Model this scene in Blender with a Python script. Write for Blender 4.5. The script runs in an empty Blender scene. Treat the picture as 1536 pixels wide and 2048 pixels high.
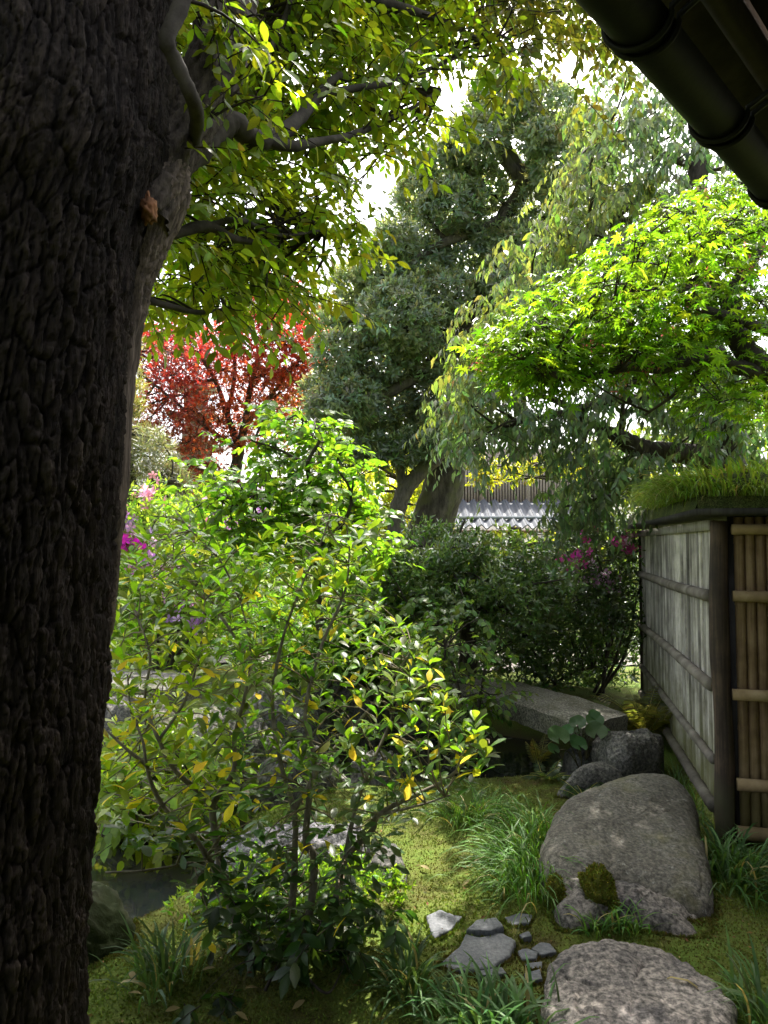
import bpy, math, random
import numpy as np
from mathutils import Matrix, Vector

rng = np.random.default_rng(7)
random.seed(7)
scene = bpy.context.scene
COL = scene.collection
R = math.radians

# ------------------------------------------------------------------ camera
FPX, CX, CY = 1420.0, 768.0, 1024.0
EYE = np.array([0.0, 0.0, 1.6])
PITCH = math.atan(66 / FPX)
cp, sp = math.cos(PITCH), math.sin(PITCH)
cam_d = bpy.data.cameras.new('camera')
cam = bpy.data.objects.new('camera', cam_d)
COL.objects.link(cam)
cam.location = EYE
cam.rotation_euler = (math.pi / 2 + PITCH, 0, 0)
cam_d.sensor_fit = 'HORIZONTAL'
cam_d.sensor_width = 36
cam_d.lens = 36 * FPX / 1536
cam_d.clip_start = 0.05
cam_d.clip_end = 2000
scene.camera = cam

# ------------------------------------------------------------------ sky, sun, exposure
SUN_AZ, SUN_EL = R(16), R(58)          # azimuth clockwise from +Y (the view direction)
world = bpy.data.worlds.new('World')
scene.world = world
world.use_nodes = True
wn = world.node_tree.nodes
sky = wn.new('ShaderNodeTexSky')
sky.sky_type = 'NISHITA'
sky.sun_disc = False
sky.sun_elevation = SUN_EL
sky.sun_rotation = SUN_AZ
sky.air_density = 1.0
sky.dust_density = 6.0
sky.ozone_density = 1.0
hz = wn.new('ShaderNodeHueSaturation')           # thin bright haze: a nearly white sky all round
hz.inputs['Saturation'].default_value = .45
world.node_tree.links.new(sky.outputs['Color'], hz.inputs['Color'])
world.node_tree.links.new(hz.outputs['Color'], wn['Background'].inputs['Color'])
wn['Background'].inputs['Strength'].default_value = 0.15
sl = bpy.data.lights.new('sun', 'SUN')
sl.energy = 3.7
sl.angle = R(0.53)
sl.color = (1.0, 0.95, 0.86)
sun = bpy.data.objects.new('sun', sl)
COL.objects.link(sun)
sdir = Vector((math.sin(SUN_AZ) * math.cos(SUN_EL), math.cos(SUN_AZ) * math.cos(SUN_EL), math.sin(SUN_EL)))
sun.rotation_euler = sdir.to_track_quat('Z', 'Y').to_euler()
sun.location = (6, 10, 14)
vs = scene.view_settings
vs.view_transform = 'Standard'
vs.look = 'None'
vs.exposure = 2.0
vs.gamma = 1
vs.use_curve_mapping = False
cy = scene.cycles
cy.max_bounces = 5
cy.diffuse_bounces = 3
cy.glossy_bounces = 2
cy.transmission_bounces = 6
cy.transparent_max_bounces = 4
cy.sample_clamp_indirect = 6
cy.caustics_reflective = False
cy.caustics_refractive = False
cy.use_denoising = True
cy.use_adaptive_sampling = True
cy.adaptive_threshold = .012

# ------------------------------------------------------------------ geometry helpers
def P(x, y, d):
    """the point d metres ahead of the eye that the photograph shows at (x, y)"""
    X = (x - CX) / FPX * d
    U = (CY - y) / FPX * d
    return np.array([X, d * cp - U * sp, EYE[2] + d * sp + U * cp])

def G(x, y, z=0.0):
    u = (CY - y) / FPX
    r = np.array([(x - CX) / FPX, cp - u * sp, sp + u * cp])
    return EYE + r * ((z - EYE[2]) / r[2])

def project(p):
    q = p - EYE
    d = q[..., 1] * cp + q[..., 2] * sp
    up = -q[..., 1] * sp + q[..., 2] * cp
    dd = np.maximum(d, 1e-3)
    return CX + q[..., 0] / dd * FPX, CY - up / dd * FPX, d

def norm(v):
    return v / np.maximum(np.linalg.norm(v, axis=-1, keepdims=True), 1e-9)

_perm = np.random.default_rng(3).permutation(256)
_perm = np.concatenate([_perm, _perm, _perm])
_grad = norm(np.random.default_rng(4).normal(size=(256, 3)))

def perlin(p):
    p = np.asarray(p, float)
    i = np.floor(p).astype(int)
    f = p - i
    i &= 255
    w = f * f * f * (f * (f * 6 - 15) + 10)
    out = 0
    for dx in (0, 1):
        for dy in (0, 1):
            for dz in (0, 1):
                h = _perm[_perm[_perm[(i[..., 0] + dx) & 255] + ((i[..., 1] + dy) & 255)] + ((i[..., 2] + dz) & 255)]
                g = _grad[h]
                d = f - np.array([dx, dy, dz])
                n = (g * d).sum(-1)
                ww = (w[..., 0] if dx else 1 - w[..., 0]) * (w[..., 1] if dy else 1 - w[..., 1]) * (w[..., 2] if dz else 1 - w[..., 2])
                out = out + n * ww
    return out * 1.6

def fbm(p, octv=4, lac=2.0, gain=0.5):
    p = np.asarray(p, float)
    a, s = 1.0, 0.0
    for k in range(octv):
        s = s + a * perlin(p + 17.3 * k)
        p = p * lac
        a *= gain
    return s

def worley(u, v, seed=0):
    """2-D cells: returns F1, F2 and a random value for the nearest cell"""
    iu, iv = np.floor(u).astype(int), np.floor(v).astype(int)
    f1 = np.full(u.shape, 9.0); f2 = np.full(u.shape, 9.0); cid = np.zeros(u.shape)
    for du in (-1, 0, 1):
        for dv in (-1, 0, 1):
            a, b = iu + du, iv + dv
            h = _perm[_perm[(a + seed) & 255] + (b & 255)]
            h2 = _perm[h + 91]; h3 = _perm[h + 37]
            px_ = a + h / 255.0; py_ = b + h2 / 255.0
            d = np.hypot(px_ - u, py_ - v)
            m = d < f1
            f2 = np.where(m, f1, np.minimum(f2, d))
            cid = np.where(m, h3 / 255.0, cid)
            f1 = np.where(m, d, f1)
    return f1, f2, cid

def smooth(pts, n=8):
    pts = np.asarray(pts, float)
    q = np.vstack([2 * pts[0] - pts[1], pts, 2 * pts[-1] - pts[-2]])
    out = []
    for i in range(1, len(q) - 2):
        a, b, c, d = q[i - 1], q[i], q[i + 1], q[i + 2]
        for t in np.linspace(0, 1, n, endpoint=False):
            out.append(0.5 * ((2 * b) + (c - a) * t + (2 * a - 5 * b + 4 * c - d) * t * t + (3 * b - a - 3 * c + d) * t ** 3))
    out.append(q[-2])
    return np.array(out)

def smoothstep(a, b, x):
    t = np.clip((x - a) / (b - a), 0, 1)
    return t * t * (3 - 2 * t)

def wloc(o):
    v = np.zeros(3)
    while o is not None:
        v = v + np.array(o.location)
        o = o.parent
    return v

class Geo:
    """collects triangles with a colour per vertex and links them as ONE mesh object"""
    def __init__(s):
        s.V, s.F, s.C, s.n = [], [], [], 0

    def add(s, v, f, c=(1, 1, 1)):
        v = np.asarray(v, float).reshape(-1, 3)
        f = np.asarray(f, int)
        c = np.asarray(c, float)
        if c.ndim == 1:
            c = np.broadcast_to(c, (len(v), 3))
        s.V.append(v); s.F.append(f + s.n); s.C.append(c)
        s.n += len(v)
        return s

    def mesh(s, name, mat, off=np.zeros(3), shade=False):
        V = np.concatenate(s.V) - off
        F = np.concatenate(s.F)
        C = np.concatenate(s.C)
        me = bpy.data.meshes.new(name)
        me.vertices.add(len(V))
        me.vertices.foreach_set('co', V.astype(np.float32).ravel())
        me.loops.add(len(F) * 3)
        me.loops.foreach_set('vertex_index', F.astype(np.int32).ravel())
        me.polygons.add(len(F))
        me.polygons.foreach_set('loop_start', np.arange(0, len(F) * 3, 3, dtype=np.int32))
        me.update(calc_edges=True)
        at = me.attributes.new('tint', 'FLOAT_COLOR', 'POINT')
        at.data.foreach_set('color', np.concatenate([C, np.ones((len(C), 1))], 1).astype(np.float32).ravel())
        if shade:
            me.polygons.foreach_set('use_smooth', np.ones(len(F), dtype=bool))
        me.materials.append(mat)
        return me

    def build(s, name, mat, parent=None, loc=None, shade=False):
        if parent is not None:
            off = wloc(parent)
        elif loc is not None:
            off = np.asarray(loc, float)
        else:
            v = np.concatenate(s.V)
            off = np.array([v[:, 0].mean(), v[:, 1].mean(), v[:, 2].min()])
        o = bpy.data.objects.new(name, s.mesh(name, mat, off, shade))
        COL.objects.link(o)
        if parent is not None:
            o.parent = parent
        else:
            o.location = off
        return o

def link(name, me, parent=None, loc=(0, 0, 0)):
    o = bpy.data.objects.new(name, me)
    COL.objects.link(o)
    o.location = loc
    if parent is not None:
        o.parent = parent
    return o

def tag(o, label, cat, group=None, kind=None):
    o['label'] = label
    o['category'] = cat
    if group:
        o['group'] = group
    if kind:
        o['kind'] = kind
    return o

def thing(name, loc, label, cat, group=None):
    o = bpy.data.objects.new(name, None)
    o.empty_display_size = 0.1
    COL.objects.link(o)
    o.location = loc
    return tag(o, label, cat, group)

def structure(o):
    o['kind'] = 'structure'
    return o

def stuff(o):
    o['kind'] = 'stuff'
    return o

def grid_faces(nu, nv, wrap=False):
    """nu columns, nv rows, vertex = row * nu + column"""
    cu = nu if wrap else nu - 1
    i, j = np.meshgrid(np.arange(cu), np.arange(nv - 1))
    i, j = i.ravel(), j.ravel()
    i2 = (i + 1) % nu
    a, b, c, d = j * nu + i, j * nu + i2, (j + 1) * nu + i2, (j + 1) * nu + i
    return np.concatenate([np.stack([a, b, c], 1), np.stack([a, c, d], 1)])

def frames(pts):
    pts = np.asarray(pts, float)
    t = norm(np.gradient(pts, axis=0))
    ref = np.array([0, 0, 1.0]) if abs(t[0][2]) < 0.9 else np.array([1.0, 0, 0])
    a = np.zeros_like(pts); b = np.zeros_like(pts)
    x = norm(np.cross(t[0], ref))
    for k in range(len(pts)):
        x = norm(x - t[k] * np.dot(x, t[k]))
        a[k] = x
        b[k] = np.cross(t[k], x)
    return t, a, b

def tube(g, pts, rad, sides=8, col=(1, 1, 1), cap=True, disp=None):
    pts = np.asarray(pts, float)
    rad = np.broadcast_to(np.asarray(rad, float), (len(pts),))
    t, a, b = frames(pts)
    th = np.linspace(0, 2 * math.pi, sides, endpoint=False)
    ring = np.cos(th)[None, :, None] * a[:, None, :] + np.sin(th)[None, :, None] * b[:, None, :]
    rr = rad[:, None] * np.ones((1, sides))
    if disp is not None:
        rr = rr + disp(pts[:, None, :] + ring * rad[:, None, None], rad[:, None])
    v = (pts[:, None, :] + ring * rr[:, :, None]).reshape(-1, 3)
    f = grid_faces(sides, len(pts), True)
    if cap:
        v = np.vstack([v, pts[0], pts[-1]])
        k = np.arange(sides); k2 = (k + 1) % sides
        n = len(pts) * sides
        last = (len(pts) - 1) * sides
        f = np.vstack([f, np.stack([k2, k, np.full(sides, n)], 1), np.stack([last + k, last + k2, np.full(sides, n + 1)], 1)])
    g.add(v, f, col)

def tubes(g, pts, rad, sides=3, col=(1, 1, 1)):
    """N thin twigs at once: pts (N,K,3), rad (N,K)"""
    N, K, _ = pts.shape
    if N == 0:
        return
    t = norm(np.gradient(pts, axis=1))
    ref = np.where(np.abs(t[..., 2:3]) < 0.9, np.array([0, 0, 1.0]), np.array([1.0, 0, 0]))
    a = norm(np.cross(t, ref)); b = np.cross(t, a)
    th = np.linspace(0, 2 * math.pi, sides, endpoint=False)
    v = pts[:, :, None, :] + rad[:, :, None, None] * (np.cos(th)[:, None] * a[:, :, None, :] + np.sin(th)[:, None] * b[:, :, None, :])
    f0 = grid_faces(sides, K, True)
    f = f0[None] + (np.arange(N) * K * sides)[:, None, None]
    c = np.asarray(col, float)
    if c.ndim == 2:
        c = np.repeat(c, K * sides, 0)
    g.add(v.reshape(-1, 3), f.reshape(-1, 3), c)

def box(g, lo, hi, col=(1, 1, 1), rot=None, org=None):
    lo, hi = np.asarray(lo, float), np.asarray(hi, float)
    v = np.array([[x, y, z] for z in (0, 1) for y in (0, 1) for x in (0, 1)]) * (hi - lo) + lo
    f = np.array([[0, 2, 1], [1, 2, 3], [4, 5, 6], [5, 7, 6], [0, 1, 4], [1, 5, 4], [2, 6, 3], [3, 6, 7], [0, 4, 2], [2, 4, 6], [1, 3, 5], [3, 7, 5]])
    if rot is not None:
        v = v @ np.asarray(rot).T + np.asarray(org)
    g.add(v, f, col)

# leaf templates: length along +Y from the stalk, upper side +Z
def leaf_t(ts, ws, fold=0.18, curl=0.15):
    v, f = [[0, ts[0], 0]], []
    for t, w in zip(ts[1:-1], ws[1:-1]):
        z = -curl * t * t
        v += [[-w, t, z + fold * w], [0, t, z], [w, t, z + fold * w]]
    v.append([0, ts[-1], -curl])
    n = len(ts) - 2
    f += [[0, 2, 1], [0, 3, 2]]
    for k in range(n - 1):
        a = 1 + 3 * k; b = a + 3
        f += [[a, a + 1, b + 1], [a, b + 1, b], [a + 1, a + 2, b + 2], [a + 1, b + 2, b + 1]]
    a = 1 + 3 * (n - 1); e = len(v) - 1
    f += [[a, a + 1, e], [a + 1, a + 2, e]]
    return np.array(v, float), np.array(f, int)

LEAF_OVAL = leaf_t([0, .12, .36, .62, .84, 1], [0, .10, .21, .21, .10, 0], .25, .22)
LEAF_OBOV = leaf_t([0, .15, .45, .68, .88, 1], [0, .05, .15, .19, .12, 0], .22, .2)
LEAF_LANCE = leaf_t([0, .2, .5, .8, 1], [0, .13, .19, .11, 0], .2, .3)
LEAF_BROAD = leaf_t([0, .12, .36, .62, .84, 1], [0, .2, .32, .27, .12, 0], .15, .2)
LEAF_MID = leaf_t([0, .3, .65, 1], [0, .18, .19, 0], .2, .2)
LEAF_LOW = leaf_t([0, .45, 1], [0, .17, 0], .25, .15)
LEAF_FAR = (np.array([[0, 0, 0], [-.16, .45, .03], [.16, .45, .03], [0, 1, -.12]]), np.array([[0, 2, 1], [1, 2, 3]]))
LEAF_SLIM = leaf_t([0, .45, 1], [0, .11, 0], .25, .25)

def maple_t(lobes=7, deep=.36, spread=2.15):
    v = [[0, 0, 0]]
    ang = np.linspace(-spread, spread, lobes)
    L = 1 - .52 * (np.abs(ang) / spread) ** 1.6
    ring = []
    for k in range(lobes):
        if k > 0:
            m = (ang[k] + ang[k - 1]) / 2
            r = deep * (L[k] + L[k - 1]) / 2
            ring.append([math.sin(m) * r, math.cos(m) * r, .03])
        for da, q in ((-.17, .62), (0, 1), (.17, .62)):
            r = L[k] * q
            ring.append([math.sin(ang[k] + da) * r, math.cos(ang[k] + da) * r, -.22 * r * r + (.03 if da else 0)])
    v += ring
    n = len(ring)
    f = [[0, 1 + k, 2 + k] for k in range(n - 1)]
    f = [[a, c, b] for a, b, c in f]
    v = np.array(v) * np.array([.62, .62, .62])
    v[:, 1] += .25
    return v, np.array(f)

LEAF_MAPLE = maple_t()
def maple_lo():
    v = [[0, 0, 0]]; ring = []
    for k, a in enumerate(np.linspace(-2, 2, 5)):
        if k:
            m = a - .5
            ring.append([math.sin(m) * .2, math.cos(m) * .2, 0])
        r = .6 - .09 * abs(a)
        ring.append([math.sin(a) * r, math.cos(a) * r, -.08])
    v += ring
    return np.array(v), np.array([[0, 2 + k, 1 + k] for k in range(len(ring) - 1)])
LEAF_MAPLE_LO = maple_lo()

def basis(d, n):
    y = norm(d)
    x = np.cross(y, n)
    bad = np.linalg.norm(x, axis=-1) < 1e-3
    if bad.any():
        x[bad] = np.cross(y[bad], np.array([0.31, 0.93, 0.2]))
    x = norm(x)
    z = np.cross(x, y)
    return np.stack([x, y, z], -1)          # columns

class Leaves:
    """a heap of leaf placements that becomes single leaf objects plus one mass"""
    def __init__(s):
        s.p, s.B, s.s, s.c = [], [], [], []

    def add(s, pos, d, n, size, col):
        N = len(pos)
        if N == 0:
            return
        s.p.append(np.asarray(pos, float)); s.B.append(basis(np.asarray(d, float), np.asarray(n, float)))
        s.s.append(np.broadcast_to(np.asarray(size, float), (N,))); s.c.append(np.broadcast_to(np.asarray(col, float), (N, 3)))

    def cat(s):
        return np.concatenate(s.p), np.concatenate(s.B), np.concatenate(s.s), np.concatenate(s.c)

    def build(s, tmpl, mat, parent, mass='foliage', singles=0, omat=None, leaf_name='leaf', keep=None, mass_tmpl=None):
        p, B, sz, c = s.cat()
        V0, F0 = tmpl
        if singles:
            x, y, d = project(p)
            inside = (x > 15) & (x < 1521) & (y > 15) & (y < 2033) & (d > .3)
            face = np.abs((B[:, :, 2] * norm(p - EYE)).sum(-1))
            score = np.where(inside, sz * (.35 + face) / np.maximum(d, .3), -1)
            if keep is not None:
                score = score * keep(p, x, y, d)
            pick = np.argsort(-score)[:singles]
            pick = pick[score[pick] > 0]
            g = Geo(); g.add(V0, F0)
            me = g.mesh(leaf_name, omat)
            off = wloc(parent)
            for k in pick:
                o = bpy.data.objects.new(leaf_name, me)
                o.parent = parent
                m = np.eye(4)
                m[:3, :3] = B[k] * sz[k]
                m[:3, 3] = p[k] - off
                o.matrix_local = Matrix(m.tolist())
                o.color = (*c[k], 1)
                COL.objects.link(o)
            mask = np.ones(len(p), bool)
            mask[pick] = False
            p, B, sz, c = p[mask], B[mask], sz[mask], c[mask]
        if mass_tmpl is not None:
            V0, F0 = mass_tmpl
        N = len(p)
        v = np.einsum('nij,kj->nki', B * sz[:, None, None], V0) + p[:, None, :]
        f = F0[None] + (np.arange(N) * len(V0))[:, None, None]
        g = Geo()
        g.add(v.reshape(-1, 3), f.reshape(-1, 3), np.repeat(c, len(V0), 0))
        return stuff(g.build(mass, mat, parent))

def rdir(n, zs=1.0, zb=0.0):
    v = rng.normal(size=(n, 3))
    v[:, 2] = v[:, 2] * zs + zb
    return norm(v)

def jit(col, n, amt=.25, hue=.15):
    c = np.asarray(col, float)
    b = np.exp(rng.normal(0, amt, (n, 1)))
    h = 1 + rng.normal(0, hue, (n, 3))
    return np.clip(c * b * h, 0.003, .95)

def poisson(cand, rmin):
    """thin a list of 2-D points so that no two lie closer than rmin (a number or one per point)"""
    cand = np.asarray(cand, float)
    rm_ = np.broadcast_to(np.asarray(rmin, float), (len(cand),))
    keep = np.empty((len(cand), 2)); k = 0
    for q, r in zip(cand, rm_):
        if k == 0 or ((keep[:k] - q) ** 2).sum(1).min() > r * r:
            keep[k] = q; k += 1
    return keep[:k]

# ------------------------------------------------------------------ materials
def newmat(name):
    m = bpy.data.materials.new(name)
    m.use_nodes = True
    nt = m.node_tree
    return m, nt, nt.nodes, nt.links, nt.nodes['Principled BSDF']

def N_(nodes, typ, **kw):
    n = nodes.new(typ)
    for k, v in kw.items():
        if k in n.inputs:
            n.inputs[k].default_value = v
        else:
            setattr(n, k, v)
    return n

def ramp(nodes, stops):
    r = nodes.new('ShaderNodeValToRGB')
    e = r.color_ramp.elements
    while len(e) < len(stops):
        e.new(.5)
    for k, (p, c) in enumerate(stops):
        e[k].position = p
        e[k].color = (*c, 1)
    return r

def leaf_mat(name, source='attr', trans=.42, rough=.38, gain=(2.6, 2.3, .9), spec=.5):
    m, nt, nd, lk, bs = newmat(name)
    if source == 'attr':
        src = N_(nd, 'ShaderNodeAttribute', attribute_name='tint').outputs['Color']
    else:
        src = nd.new('ShaderNodeObjectInfo').outputs['Color']
    tc = nd.new('ShaderNodeTexCoord')
    nz = N_(nd, 'ShaderNodeTexNoise', Scale=38.0, Detail=3.0)
    lk.new(tc.outputs['Object'], nz.inputs['Vector'])
    vr = N_(nd, 'ShaderNodeMapRange')
    vr.inputs['From Min'].default_value = .3; vr.inputs['From Max'].default_value = .7
    vr.inputs['To Min'].default_value = .78; vr.inputs['To Max'].default_value = 1.2
    lk.new(nz.outputs['Fac'], vr.inputs['Value'])
    mul = N_(nd, 'ShaderNodeVectorMath', operation='MULTIPLY')
    lk.new(src, mul.inputs[0]); lk.new(vr.outputs['Result'], mul.inputs[1])
    lk.new(mul.outputs[0], bs.inputs['Base Color'])
    bs.inputs['Roughness'].default_value = rough
    bs.inputs['Specular IOR Level'].default_value = spec
    tm = N_(nd, 'ShaderNodeVectorMath', operation='MULTIPLY')
    tm.inputs[1].default_value = gain
    lk.new(mul.outputs[0], tm.inputs[0])
    cl = N_(nd, 'ShaderNodeVectorMath', operation='MINIMUM')
    cl.inputs[1].default_value = (.85, .85, .85)
    lk.new(tm.outputs[0], cl.inputs[0])
    tr = nd.new('ShaderNodeBsdfTranslucent')
    lk.new(cl.outputs[0], tr.inputs['Color'])
    mx = nd.new('ShaderNodeMixShader')
    mx.inputs[0].default_value = trans
    lk.new(bs.outputs[0], mx.inputs[1]); lk.new(tr.outputs[0], mx.inputs[2])
    lk.new(mx.outputs[0], nd['Material Output'].inputs['Surface'])
    return m

def rock_mat(name, dark, mid, light, speck=90.0, con=1.0, lichen=.0, moss=0.0, scale=3.0, bump=.5, stretch=(1, 1, 1), rough=.85, mosscol=(.07, .075, .02)):
    m, nt, nd, lk, bs = newmat(name)
    tc = nd.new('ShaderNodeTexCoord')
    mp = N_(nd, 'ShaderNodeMapping'); mp.inputs['Scale'].default_value = stretch
    lk.new(tc.outputs['Object'], mp.inputs['Vector'])
    n1 = N_(nd, 'ShaderNodeTexNoise', Scale=scale, Detail=8.0, Roughness=.62)
    n2 = N_(nd, 'ShaderNodeTexNoise', Scale=speck, Detail=4.0, Roughness=.7)
    for n in (n1, n2):
        lk.new(mp.outputs[0], n.inputs['Vector'])
    r1 = ramp(nd, [(.32, dark), (.5, mid), (.68, light)])
    lk.new(n1.outputs['Fac'], r1.inputs[0])
    r2 = ramp(nd, [(.36, (1 - .68 * con,) * 3), (.5, (1, 1, 1)), (.62, (1 + .9 * con, 1 + .85 * con, 1 + .8 * con))])
    lk.new(n2.outputs['Fac'], r2.inputs[0])
    mul = N_(nd, 'ShaderNodeMix', data_type='RGBA', blend_type='MULTIPLY'); mul.inputs[0].default_value = 1
    lk.new(r1.outputs[0], mul.inputs[6]); lk.new(r2.outputs[0], mul.inputs[7])
    col = mul.outputs[2]
    if lichen:
        vo = N_(nd, 'ShaderNodeTexNoise', Scale=34.0, Detail=5.0, Roughness=.75)
        lk.new(tc.outputs['Object'], vo.inputs['Vector'])
        lr = ramp(nd, [(.6, (0, 0, 0)), (.67, (lichen,) * 3)])
        lk.new(vo.outputs['Fac'], lr.inputs[0])
        mx = N_(nd, 'ShaderNodeMix', data_type='RGBA')
        lk.new(lr.outputs[0], mx.inputs[0]); lk.new(col, mx.inputs[6]); mx.inputs[7].default_value = (.42, .42, .38, 1)
        col = mx.outputs[2]
    if moss:
        vo = N_(nd, 'ShaderNodeTexNoise', Scale=2.6, Detail=6.0, Roughness=.65)
        lk.new(tc.outputs['Object'], vo.inputs['Vector'])
        lr = ramp(nd, [(.62 - .3 * moss, (0, 0, 0)), (.78 - .3 * moss, (.85,) * 3)])
        lk.new(vo.outputs['Fac'], lr.inputs[0])
        mx = N_(nd, 'ShaderNodeMix', data_type='RGBA')
        lk.new(lr.outputs[0], mx.inputs[0]); lk.new(col, mx.inputs[6]); mx.inputs[7].default_value = (*mosscol, 1)
        col = mx.outputs[2]
    lk.new(col, bs.inputs['Base Color'])
    bs.inputs['Roughness'].default_value = rough
    bs.inputs['Specular IOR Level'].default_value = .3
    ad = N_(nd, 'ShaderNodeMath', operation='MULTIPLY_ADD'); ad.inputs[1].default_value = .35
    lk.new(n2.outputs['Fac'], ad.inputs[0]); lk.new(n1.outputs['Fac'], ad.inputs[2])
    bp = N_(nd, 'ShaderNodeBump', Strength=bump, Distance=.02)
    lk.new(ad.outputs[0], bp.inputs['Height'])
    lk.new(bp.outputs[0], bs.inputs['Normal'])
    return m

def bark_mat(name, dark, light, stretch=(1, 1, .25), scale=30.0, bump=.6, moss=None):
    """light ridges, dark cracks; 'tint' carries the bark relief's own colour"""
    m, nt, nd, lk, bs = newmat(name)
    tc = nd.new('ShaderNodeTexCoord')
    mp = N_(nd, 'ShaderNodeMapping'); mp.inputs['Scale'].default_value = stretch
    lk.new(tc.outputs['Object'], mp.inputs['Vector'])
    n1 = N_(nd, 'ShaderNodeTexNoise', Scale=scale, Detail=8.0, Roughness=.7)
    lk.new(mp.outputs[0], n1.inputs['Vector'])
    n2 = N_(nd, 'ShaderNodeTexNoise', Scale=3.0, Detail=4.0)
    lk.new(tc.outputs['Object'], n2.inputs['Vector'])
    r1 = ramp(nd, [(.33, dark), (.66, light)])
    lk.new(n1.outputs['Fac'], r1.inputs[0])
    at = N_(nd, 'ShaderNodeAttribute', attribute_name='tint')
    mul = N_(nd, 'ShaderNodeMix', data_type='RGBA', blend_type='MULTIPLY'); mul.inputs[0].default_value = 1
    lk.new(r1.outputs[0], mul.inputs[6]); lk.new(at.outputs['Color'], mul.inputs[7])
    col = mul.outputs[2]
    if moss:
        lr = ramp(nd, [(.52, (0, 0, 0)), (.68, (.7,) * 3)])
        lk.new(n2.outputs['Fac'], lr.inputs[0])
        mx = N_(nd, 'ShaderNodeMix', data_type='RGBA')
        lk.new(lr.outputs[0], mx.inputs[0]); lk.new(col, mx.inputs[6]); mx.inputs[7].default_value = (*moss, 1)
        col = mx.outputs[2]
    lk.new(col, bs.inputs['Base Color'])
    bs.inputs['Roughness'].default_value = .9
    bs.inputs['Specular IOR Level'].default_value = .2
    bp = N_(nd, 'ShaderNodeBump', Strength=bump, Distance=.012)
    lk.new(n1.outputs['Fac'], bp.inputs['Height'])
    lk.new(bp.outputs[0], bs.inputs['Normal'])
    return m

def wood_mat(name, dark, mid, light, stretch=(1, 1, .04), scale=60.0, rough=.75, foot=None, objvar=.25):
    """grain along Z of the object, colour differing a little from piece to piece"""
    m, nt, nd, lk, bs = newmat(name)
    tc = nd.new('ShaderNodeTexCoord')
    oi = nd.new('ShaderNodeObjectInfo')
    ge = nd.new('ShaderNodeNewGeometry')
    mp = N_(nd, 'ShaderNodeMapping'); mp.inputs['Scale'].default_value = stretch
    lk.new(ge.outputs['Position'], mp.inputs['Vector'])
    n1 = N_(nd, 'ShaderNodeTexNoise', Scale=scale, Detail=6.0, Roughness=.65)
    n2 = N_(nd, 'ShaderNodeTexNoise', Scale=5.0, Detail=6.0, Roughness=.6)
    lk.new(mp.outputs[0], n1.inputs['Vector']); lk.new(ge.outputs['Position'], n2.inputs['Vector'])
    sm = N_(nd, 'ShaderNodeMath', operation='MULTIPLY_ADD'); sm.inputs[1].default_value = .55
    lk.new(n2.outputs['Fac'], sm.inputs[0])
    hf = N_(nd, 'ShaderNodeMath', operation='MULTIPLY'); hf.inputs[1].default_value = .5
    lk.new(n1.outputs['Fac'], hf.inputs[0]); lk.new(hf.outputs[0], sm.inputs[2])
    r1 = ramp(nd, [(.36, dark), (.52, mid), (.68, light)])
    lk.new(sm.outputs[0], r1.inputs[0])
    hs = N_(nd, 'ShaderNodeMapRange'); hs.inputs['To Min'].default_value = 1 - objvar; hs.inputs['To Max'].default_value = 1 + objvar
    lk.new(oi.outputs['Random'], hs.inputs['Value'])
    mul = N_(nd, 'ShaderNodeVectorMath', operation='MULTIPLY')
    lk.new(r1.outputs[0], mul.inputs[0]); lk.new(hs.outputs[0], mul.inputs[1])
    col = mul.outputs[0]
    if foot:                                   # green algae creeping up from the soil
        sx = nd.new('ShaderNodeSeparateXYZ'); lk.new(ge.outputs['Position'], sx.inputs[0])
        aa = N_(nd, 'ShaderNodeMath', operation='MULTIPLY_ADD'); aa.inputs[1].default_value = .5
        lk.new(n2.outputs['Fac'], aa.inputs[0])
        lk.new(sx.outputs['Z'], aa.inputs[2])
        mr = N_(nd, 'ShaderNodeMapRange'); mr.inputs['From Min'].default_value = foot[1] + .25; mr.inputs['From Max'].default_value = foot[2] + .25
        mr.inputs['To Min'].default_value = .75; mr.inputs['To Max'].default_value = 0
        lk.new(aa.outputs[0], mr.inputs['Value'])
        mx = N_(nd, 'ShaderNodeMix', data_type='RGBA')
        lk.new(mr.outputs[0], mx.inputs[0]); lk.new(col, mx.inputs[6]); mx.inputs[7].default_value = (*foot[0], 1)
        col = mx.outputs[2]
    lk.new(col, bs.inputs['Base Color'])
    bs.inputs['Roughness'].default_value = rough
    bs.inputs['Specular IOR Level'].default_value = .3
    bp = N_(nd, 'ShaderNodeBump', Strength=.35, Distance=.004)
    lk.new(n1.outputs['Fac'], bp.inputs['Height'])
    lk.new(bp.outputs[0], bs.inputs['Normal'])
    return m

def plain_mat(name, col, rough=.7, var=.15, scale=12.0, metal=0.0, bump=.15, spec=.4):
    m, nt, nd, lk, bs = newmat(name)
    tc = nd.new('ShaderNodeTexCoord')
    n1 = N_(nd, 'ShaderNodeTexNoise', Scale=scale, Detail=6.0, Roughness=.65)
    lk.new(tc.outputs['Object'], n1.inputs['Vector'])
    c = np.array(col)
    r1 = ramp(nd, [(.3, tuple(c * (1 - var))), (.7, tuple(np.minimum(c * (1 + var), 1)))])
    lk.new(n1.outputs['Fac'], r1.inputs[0])
    lk.new(r1.outputs[0], bs.inputs['Base Color'])
    bs.inputs['Roughness'].default_value = rough
    bs.inputs['Metallic'].default_value = metal
    bs.inputs['Specular IOR Level'].default_value = spec
    bp = N_(nd, 'ShaderNodeBump', Strength=bump, Distance=.01)
    lk.new(n1.outputs['Fac'], bp.inputs['Height'])
    lk.new(bp.outputs[0], bs.inputs['Normal'])
    return m

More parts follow.
